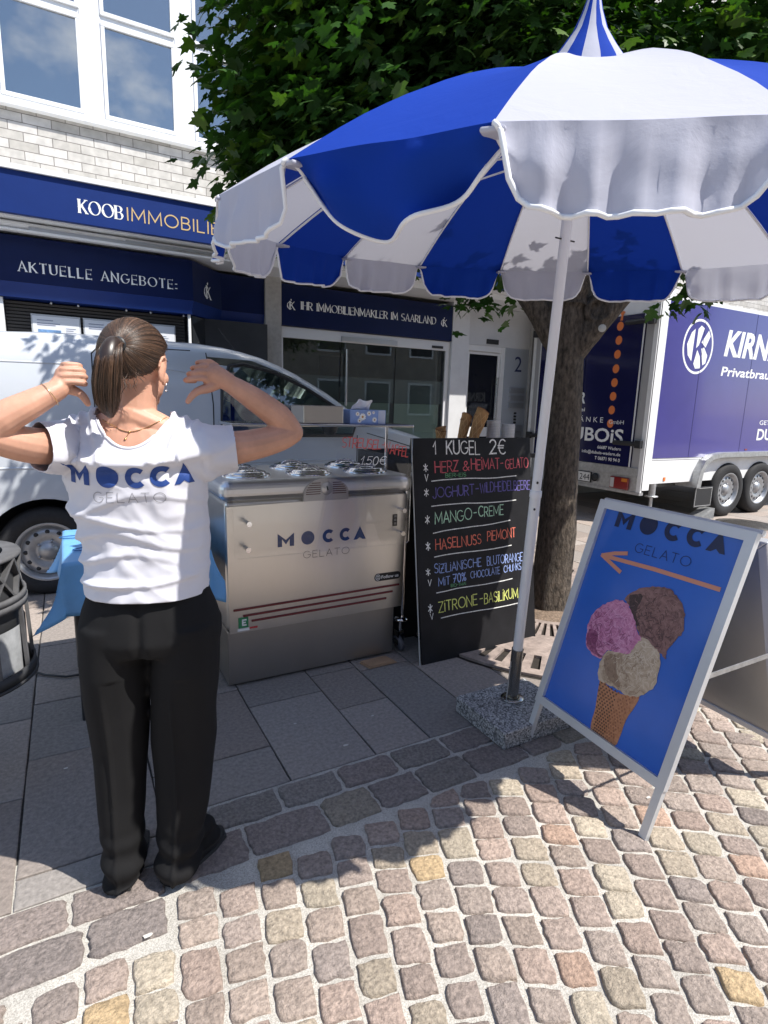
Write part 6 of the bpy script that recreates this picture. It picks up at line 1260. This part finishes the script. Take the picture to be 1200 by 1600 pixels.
def edge_loop(end, d, mb):
    x = d.orthogonal().normalized(); y = d.cross(x); L_ = [vs[i] for i in bnd if abs((vs[i]-end).dot(d)) < .004 and (vs[i]-end).length < .12]
    L_.sort(key=lambda p: math.atan2((p-end).dot(y), (p-end).dot(x)))
    if len(L_) > 12: mb.tube(L_[::2], .0024, 6, closed=True)
rb_.build('neck_rib', M_tee, tee_o)

def wrap(mb, name, m_, par):
    bmx = bmesh.new(); me = mb.mesh('w', m_); bmx.from_mesh(me); bmesh.ops.triangulate(bmx, faces=bmx.faces)
    for _ in range(4):
        lg = [e for e in bmx.edges if e.calc_length() > .007]
        if not lg: break
        bmesh.ops.subdivide_edges(bmx, edges=lg, cuts=1, use_grid_fill=False); bmesh.ops.triangulate(bmx, faces=[f for f in bmx.faces if len(f.verts) > 3])
    for v in bmx.verts:
        q = on_tee(v.co.x, v.co.z, .0014)
        if q is None or q.y > 1.75: q = BV.find_nearest(Vector((v.co.x, 1.62, v.co.z)))[0]+Vector((0, -.0014, 0))
        v.co = q
    off = base_of(par)
    for v in bmx.verts: v.co -= off
    bmx.to_mesh(me); bmx.free(); me.update(); o = bpy.data.objects.new(name, me); COL.objects.link(o); o.parent = par; return o
t = MB(); fr = ((0, 1.0, 0), (1, 0, 0), (0, 0, 1)); mocca(t, fr, .016, .320, 1.268, .054, lift=0)
for i, (x, y, z) in enumerate(t.v): t.v[i] = (x, y, z+.5*(x-.165)**2)
wrap(t, 'shirt_print', mat('print_blue', (.012, .05, .23), rough=.6), tee_o)
t = MB(); write(t, 'GELATO', fr, .076, 1.230, .026, w=.06, gap=.32, width=.178, lift=0)
wrap(t, 'shirt_print', mat('print_grey', (.25, .25, .28), rough=.6), tee_o)
# --- trousers
tm = MB()
loft(tm, [(1.0, .168, .160, 1.724, .112), (.96, .168, .163, 1.724, .116), (.90, .170, .183, 1.720, .124), (.83, .171, .195, 1.718, .130), (.785, .170, .188, 1.722, .118)], 36)
tm.sphere((.086, 1.672, .835), (.092, .068, .105), 20, 14); tm.sphere((.256, 1.672, .835), (.092, .068, .105), 20, 14)
loft(tm, [(.87, .078, .098, 1.722, .122), (.72, .066, .094, 1.724, .114), (.60, .058, .085, 1.730, .100), (.48, .055, .080, 1.736, .090), (.30, .052, .069, 1.732, .082), (.14, .051, .060, 1.724, .080), (.05, .052, .056, 1.716, .082), (.016, .052, .055, 1.712, .082)], 28, 2.1)
loft(tm, [(.87, .264, .100, 1.722, .122), (.72, .258, .097, 1.724, .114), (.60, .250, .095, 1.730, .102), (.48, .245, .096, 1.738, .092), (.36, .240, .087, 1.738, .088), (.25, .234, .080, 1.735, .086), (.14, .222, .070, 1.728, .086), (.05, .213, .064, 1.722, .090), (.018, .21, .062, 1.72, .09)], 28, 2.1)
limbc(tm, [(.225, 1.75, .13), (.27, 1.80, .085), (.295, 1.835, .06)], [.06, .055, .035])
vs, fs = remesh(tm, .0060, 16, .5)
me = bpy.data.meshes.new('t'); me.from_pydata(vs, [], fs); me.update(); nrm = [Vector(v.normal) for v in me.vertices]; bpy.data.meshes.remove(me)
def wt(p, n):
    x, y, z = p; d = 0
    if z < .72:
        lc = .053 if x < .148 else (.236 if z > .3 else .216+.08*(z-.05))
        d += .008*ridge((x-lc)/.012)*max(0, -n.y)*min(1, (.72-z)/.1)                      # pressed crease
        d -= .004*math.exp(-((x-lc-.03)/.02)**2)*max(0, -n.y)
    lo = max(0, 1-z/.22); d += lo*.012*math.sin(z*75+x*16+2*noise.noise(Vector((x*8, y*8, z*6))))
    d += .007*noise.noise(Vector((x*7, y*7, z*3)))+.003*noise.noise(Vector((x*18, y*18, z*9)))
    d -= .010*math.exp(-((x-.167)/.012)**2)*max(0, -n.y)*(1 if z > .74 else 0)*math.exp(-((z-.84)/.12)**2)
    return d
vs = [v+n*wt(v, n) for v, n in zip(vs, nrm)]
for v in vs: v.z = max(v.z, .012)
tro = MB(); tro.add(vs, fs, 0, True); tro.build('trousers', M_trou, pe)
# --- shoes
M_shoe = mat('black_shoe', (.012, .012, .013), rough=.35, bump=(60, .2, .001))
for (x, y, a) in ((.052, 1.692, 3), (.205, 1.705, -32)):
    s = MB(); Q = Matrix.Translation((x, y, 0)) @ Matrix.Rotation(R(a), 4, 'Z'); rings = []
    for (f, hw, h) in ((-.035, .012, .045), (-.03, .026, .062), (-.01, .033, .075), (.04, .036, .08), (.10, .040, .065), (.15, .043, .045), (.19, .036, .032), (.215, .014, .02)):
        for j in range(14):
            t = math.pi*j/13; rings.append(Q @ Vector((hw*math.cos(t), f, .012+h*max(0, math.sin(t))**.8)))
    s.add(rings, [(i*14+j, (i+1)*14+j, (i+1)*14+(j+1) % 14, i*14+(j+1) % 14) for i in range(7) for j in range(14)]+[tuple(range(14)), tuple(7*14+j for j in range(14))[::-1]], 0, True); sh = s.build('shoe', M_shoe, pe)
    s = MB(); fr = (Q @ Vector((0, 0, 0)), (Q.to_3x3() @ Vector((1, 0, 0))), (Q.to_3x3() @ Vector((0, 1, 0)))); s.prism([(-.03, -.034), (.03, -.034), (.038, .04), (.045, .14), (.036, .20), (0, .222), (-.036, .20), (-.045, .14), (-.038, .04)], fr, .008, .022); s.build('sole', mat('shoe_sole', (.03, .03, .03), rough=.7), sh)
# --- hair
TIE = U((.122, 1.602, 1.622)); hr = MB(); hr.c = []
def hcol(): k = random.choice([.4, .7, 1, 1, 1.5, 2.2])*random.uniform(.8, 1.2); return (.062*k, .034*k, .020*k, 1)
def hl(f): return float(np.interp(f, [-1, -.7, -.35, -.05, .15, .45, .7, 1], [-.74, -.66, -.46, .04, .22, .42, .62, 1.2]))
C0 = HC+FW*-.006+UP*.012; RA = Vector((.083, .107, .099))
def surf(d, k=1.): return C0+SD*(d.x*RA.x*k)+FW*(d.y*RA.y*k)+UP*(d.z*RA.z*k)
N1, N2 = 64, 44; vs = []
td_l = Vector(((TIE-C0).dot(SD)/RA.x, (TIE-C0).dot(FW)/RA.y, (TIE-C0).dot(UP)/RA.z)).normalized()
for i in range(N2+1):
    p = math.pi*i/N2
    for j in range(N1):
        t = 2*math.pi*j/N1; d = Vector((math.sin(p)*math.cos(t), math.sin(p)*math.sin(t), math.cos(p))); e = d.z-hl(d.y); k = .86+.145*min(1, max(0, (e+.06)/.12))
        vs.append(surf(d, k+.012*noise.noise(d*9)*(e > 0)))
hr.add(vs, [(i*N1+j, (i+1)*N1+j, (i+1)*N1+(j+1) % N1, i*N1+(j+1) % N1) for i in range(N2) for j in range(N1)], 0, True); hr.c += [(.030, .017, .011, 1)]*len(vs)
cnt = 0
while cnt < 2400:
    d = Vector((random.gauss(0, 1), random.gauss(0, 1), random.gauss(0, 1))).normalized(); e = d.z-hl(d.y)
    if e < -.02 or (e > .35 and random.random() < .35): continue
    if d.angle(td_l) < .12: continue
    cnt += 1; P = []; K = 9; sw = random.gauss(0, .06); lf = random.uniform(1.0, 1.022)
    for q in range(K+1):
        t = q/K; dd = d.slerp(td_l, t) if d.angle(td_l) < 3.0 else d.lerp(td_l, t).normalized(); dd = (dd+Vector((sw, -sw, sw*.5))*math.sin(math.pi*t)*.6).normalized(); P.append(surf(dd, lf+.014*t))
    n0 = len(hr.v); hr.tube(P, [.0004]+[random.uniform(.0003, .0008)]*(K-1)+[.001], 4, caps=False); hr.c += [hcol()]*(len(hr.v)-n0)
PT = [TIE]+UL([(.106, 1.574, 1.622), (.094, 1.556, 1.588), (.087, 1.562, 1.530), (.087, 1.585, 1.478), (.094, 1.603, 1.446)]); PRr = [.013, .021, .030, .033, .026, .006]
def spl(PTS, RS, t):
    n = len(PTS)-1; x = min(t*n, n-1e-6); i = int(x); f = x-i; a, b, c, d = PTS[max(i-1, 0)], PTS[i], PTS[i+1], PTS[min(i+2, n)]
    return .5*((2*b)+(c-a)*f+(2*a-5*b+4*c-d)*f*f+(3*b-a-3*c+d)*f**3), RS[i]+(RS[i+1]-RS[i])*f
n0 = len(hr.v); pp = [spl(PT, PRr, i/18) for i in range(19)]; hr.tube([p for p, _ in pp], [max(.003, r*.8) for _, r in pp], 16); hr.c += [(.026, .015, .010, 1)]*(len(hr.v)-n0)
for k in range(900):
    a = random.uniform(0, 2*math.pi); rr = math.sqrt(random.uniform(.35, 1.)); L_ = random.uniform(.82, 1.05); P = []; fly = random.gauss(0, .10)
    for q in range(13):
        t = q/12*min(L_, 1); c, r = spl(PT, PRr, t); P.append(c+Vector((math.cos(a), math.sin(a)*.9, .25*math.sin(a)))*(r*rr*(1+fly*t*t))+Vector((random.gauss(0, .0006), random.gauss(0, .0006), 0)))
    n0 = len(hr.v); w = random.uniform(.0003, .0008); hr.tube(P, [w]*11+[w*.7, w*.3], 4, caps=False); hr.c += [hcol()]*(len(hr.v)-n0)
for k in range(46):   # baby hairs at the nape and loose wisps
    d = Vector((random.uniform(-.75, .75), -random.uniform(.5, .9), -random.uniform(.42, .66))).normalized(); p = surf(d, .985); P = [p]; v = Vector((random.uniform(-.3, .3), -.25, -1))
    for q in range(6): v = v+Vector((random.gauss(0, .35), random.gauss(-.05, .1), random.gauss(.05, .2))); P.append(P[-1]+v.normalized()*.007)
    n0 = len(hr.v); hr.tube(P, [.0007]*5+[.0005, .0002], 3, caps=False); hr.c += [hcol()]*(len(hr.v)-n0)
ho = hr.build('hair', M_hair, pe)
q = (PT[1]-PT[0]).normalized().to_track_quat('Z', 'Y').to_matrix().to_4x4(); t = MB(); t.lathe([(.0145, -.005), (.0185, -.003), (.0195, 0), (.0185, .003), (.0145, .005)], 18, Matrix.Translation(TIE+(PT[1]-PT[0])*.12) @ q); t.build('hair_tie', M_blk, ho)
# --- jewellery
M_gold2 = mat('gold', (.72, .48, .22), rough=.25, metal=1)
BB = BVHTree.FromPolygons([Vector(v) for v in body.v], body.f)
P = []
for i in range(25):
    t = i/24; x = .09+t*(.245-.09); z = 1.408+.034*(2*abs(t-.46))**1.6
    h = BB.ray_cast(Vector((x, .9, z)), Vector((0, 1, 0)))
    if h[0] is not None and h[0].y < 1.75: P.append(h[0]+Vector((0, -.0015, 0)))
t = MB(); t.tube(P, .0011, 5)
m0 = min(P, key=lambda p: p.z); P2 = []
for i in range(4):
    h = BB.ray_cast(Vector((m0.x-.003*i, .9, m0.z-.006*i)), Vector((0, 1, 0)))
    if h[0] is not None: P2.append(h[0]+Vector((0, -.0018, 0)))
t.tube(P2, .0009, 5); [t.sphere(p, .0028, 8, 6) for p in (P2[0], P2[-1])]; t.build('necklace', M_gold2, pe)
t = MB(); t.sphere(H(.084, -.002, -.056), .003, 8, 6); t.tube([H(.084, -.002, -.058), H(.085, -.002, -.068)], .0012, 5); t.sphere(H(.085, -.002, -.071), .0032, 8, 6); t.build('earring', mat('silver', (.8, .8, .8), rough=.15, metal=1), pe)
t = MB(); c_ = U((-.034, 1.624, 1.497)); d_ = (RI @ Vector((.050, .010, .033))).normalized(); q = d_.to_track_quat('Z', 'Y').to_matrix().to_4x4(); t.lathe([(.0295, -.0009), (.0302, 0), (.0295, .0009)], 28, Matrix.Translation(c_) @ q); t.build('bracelet', M_gold2, pe)
pe.location.y -= .03
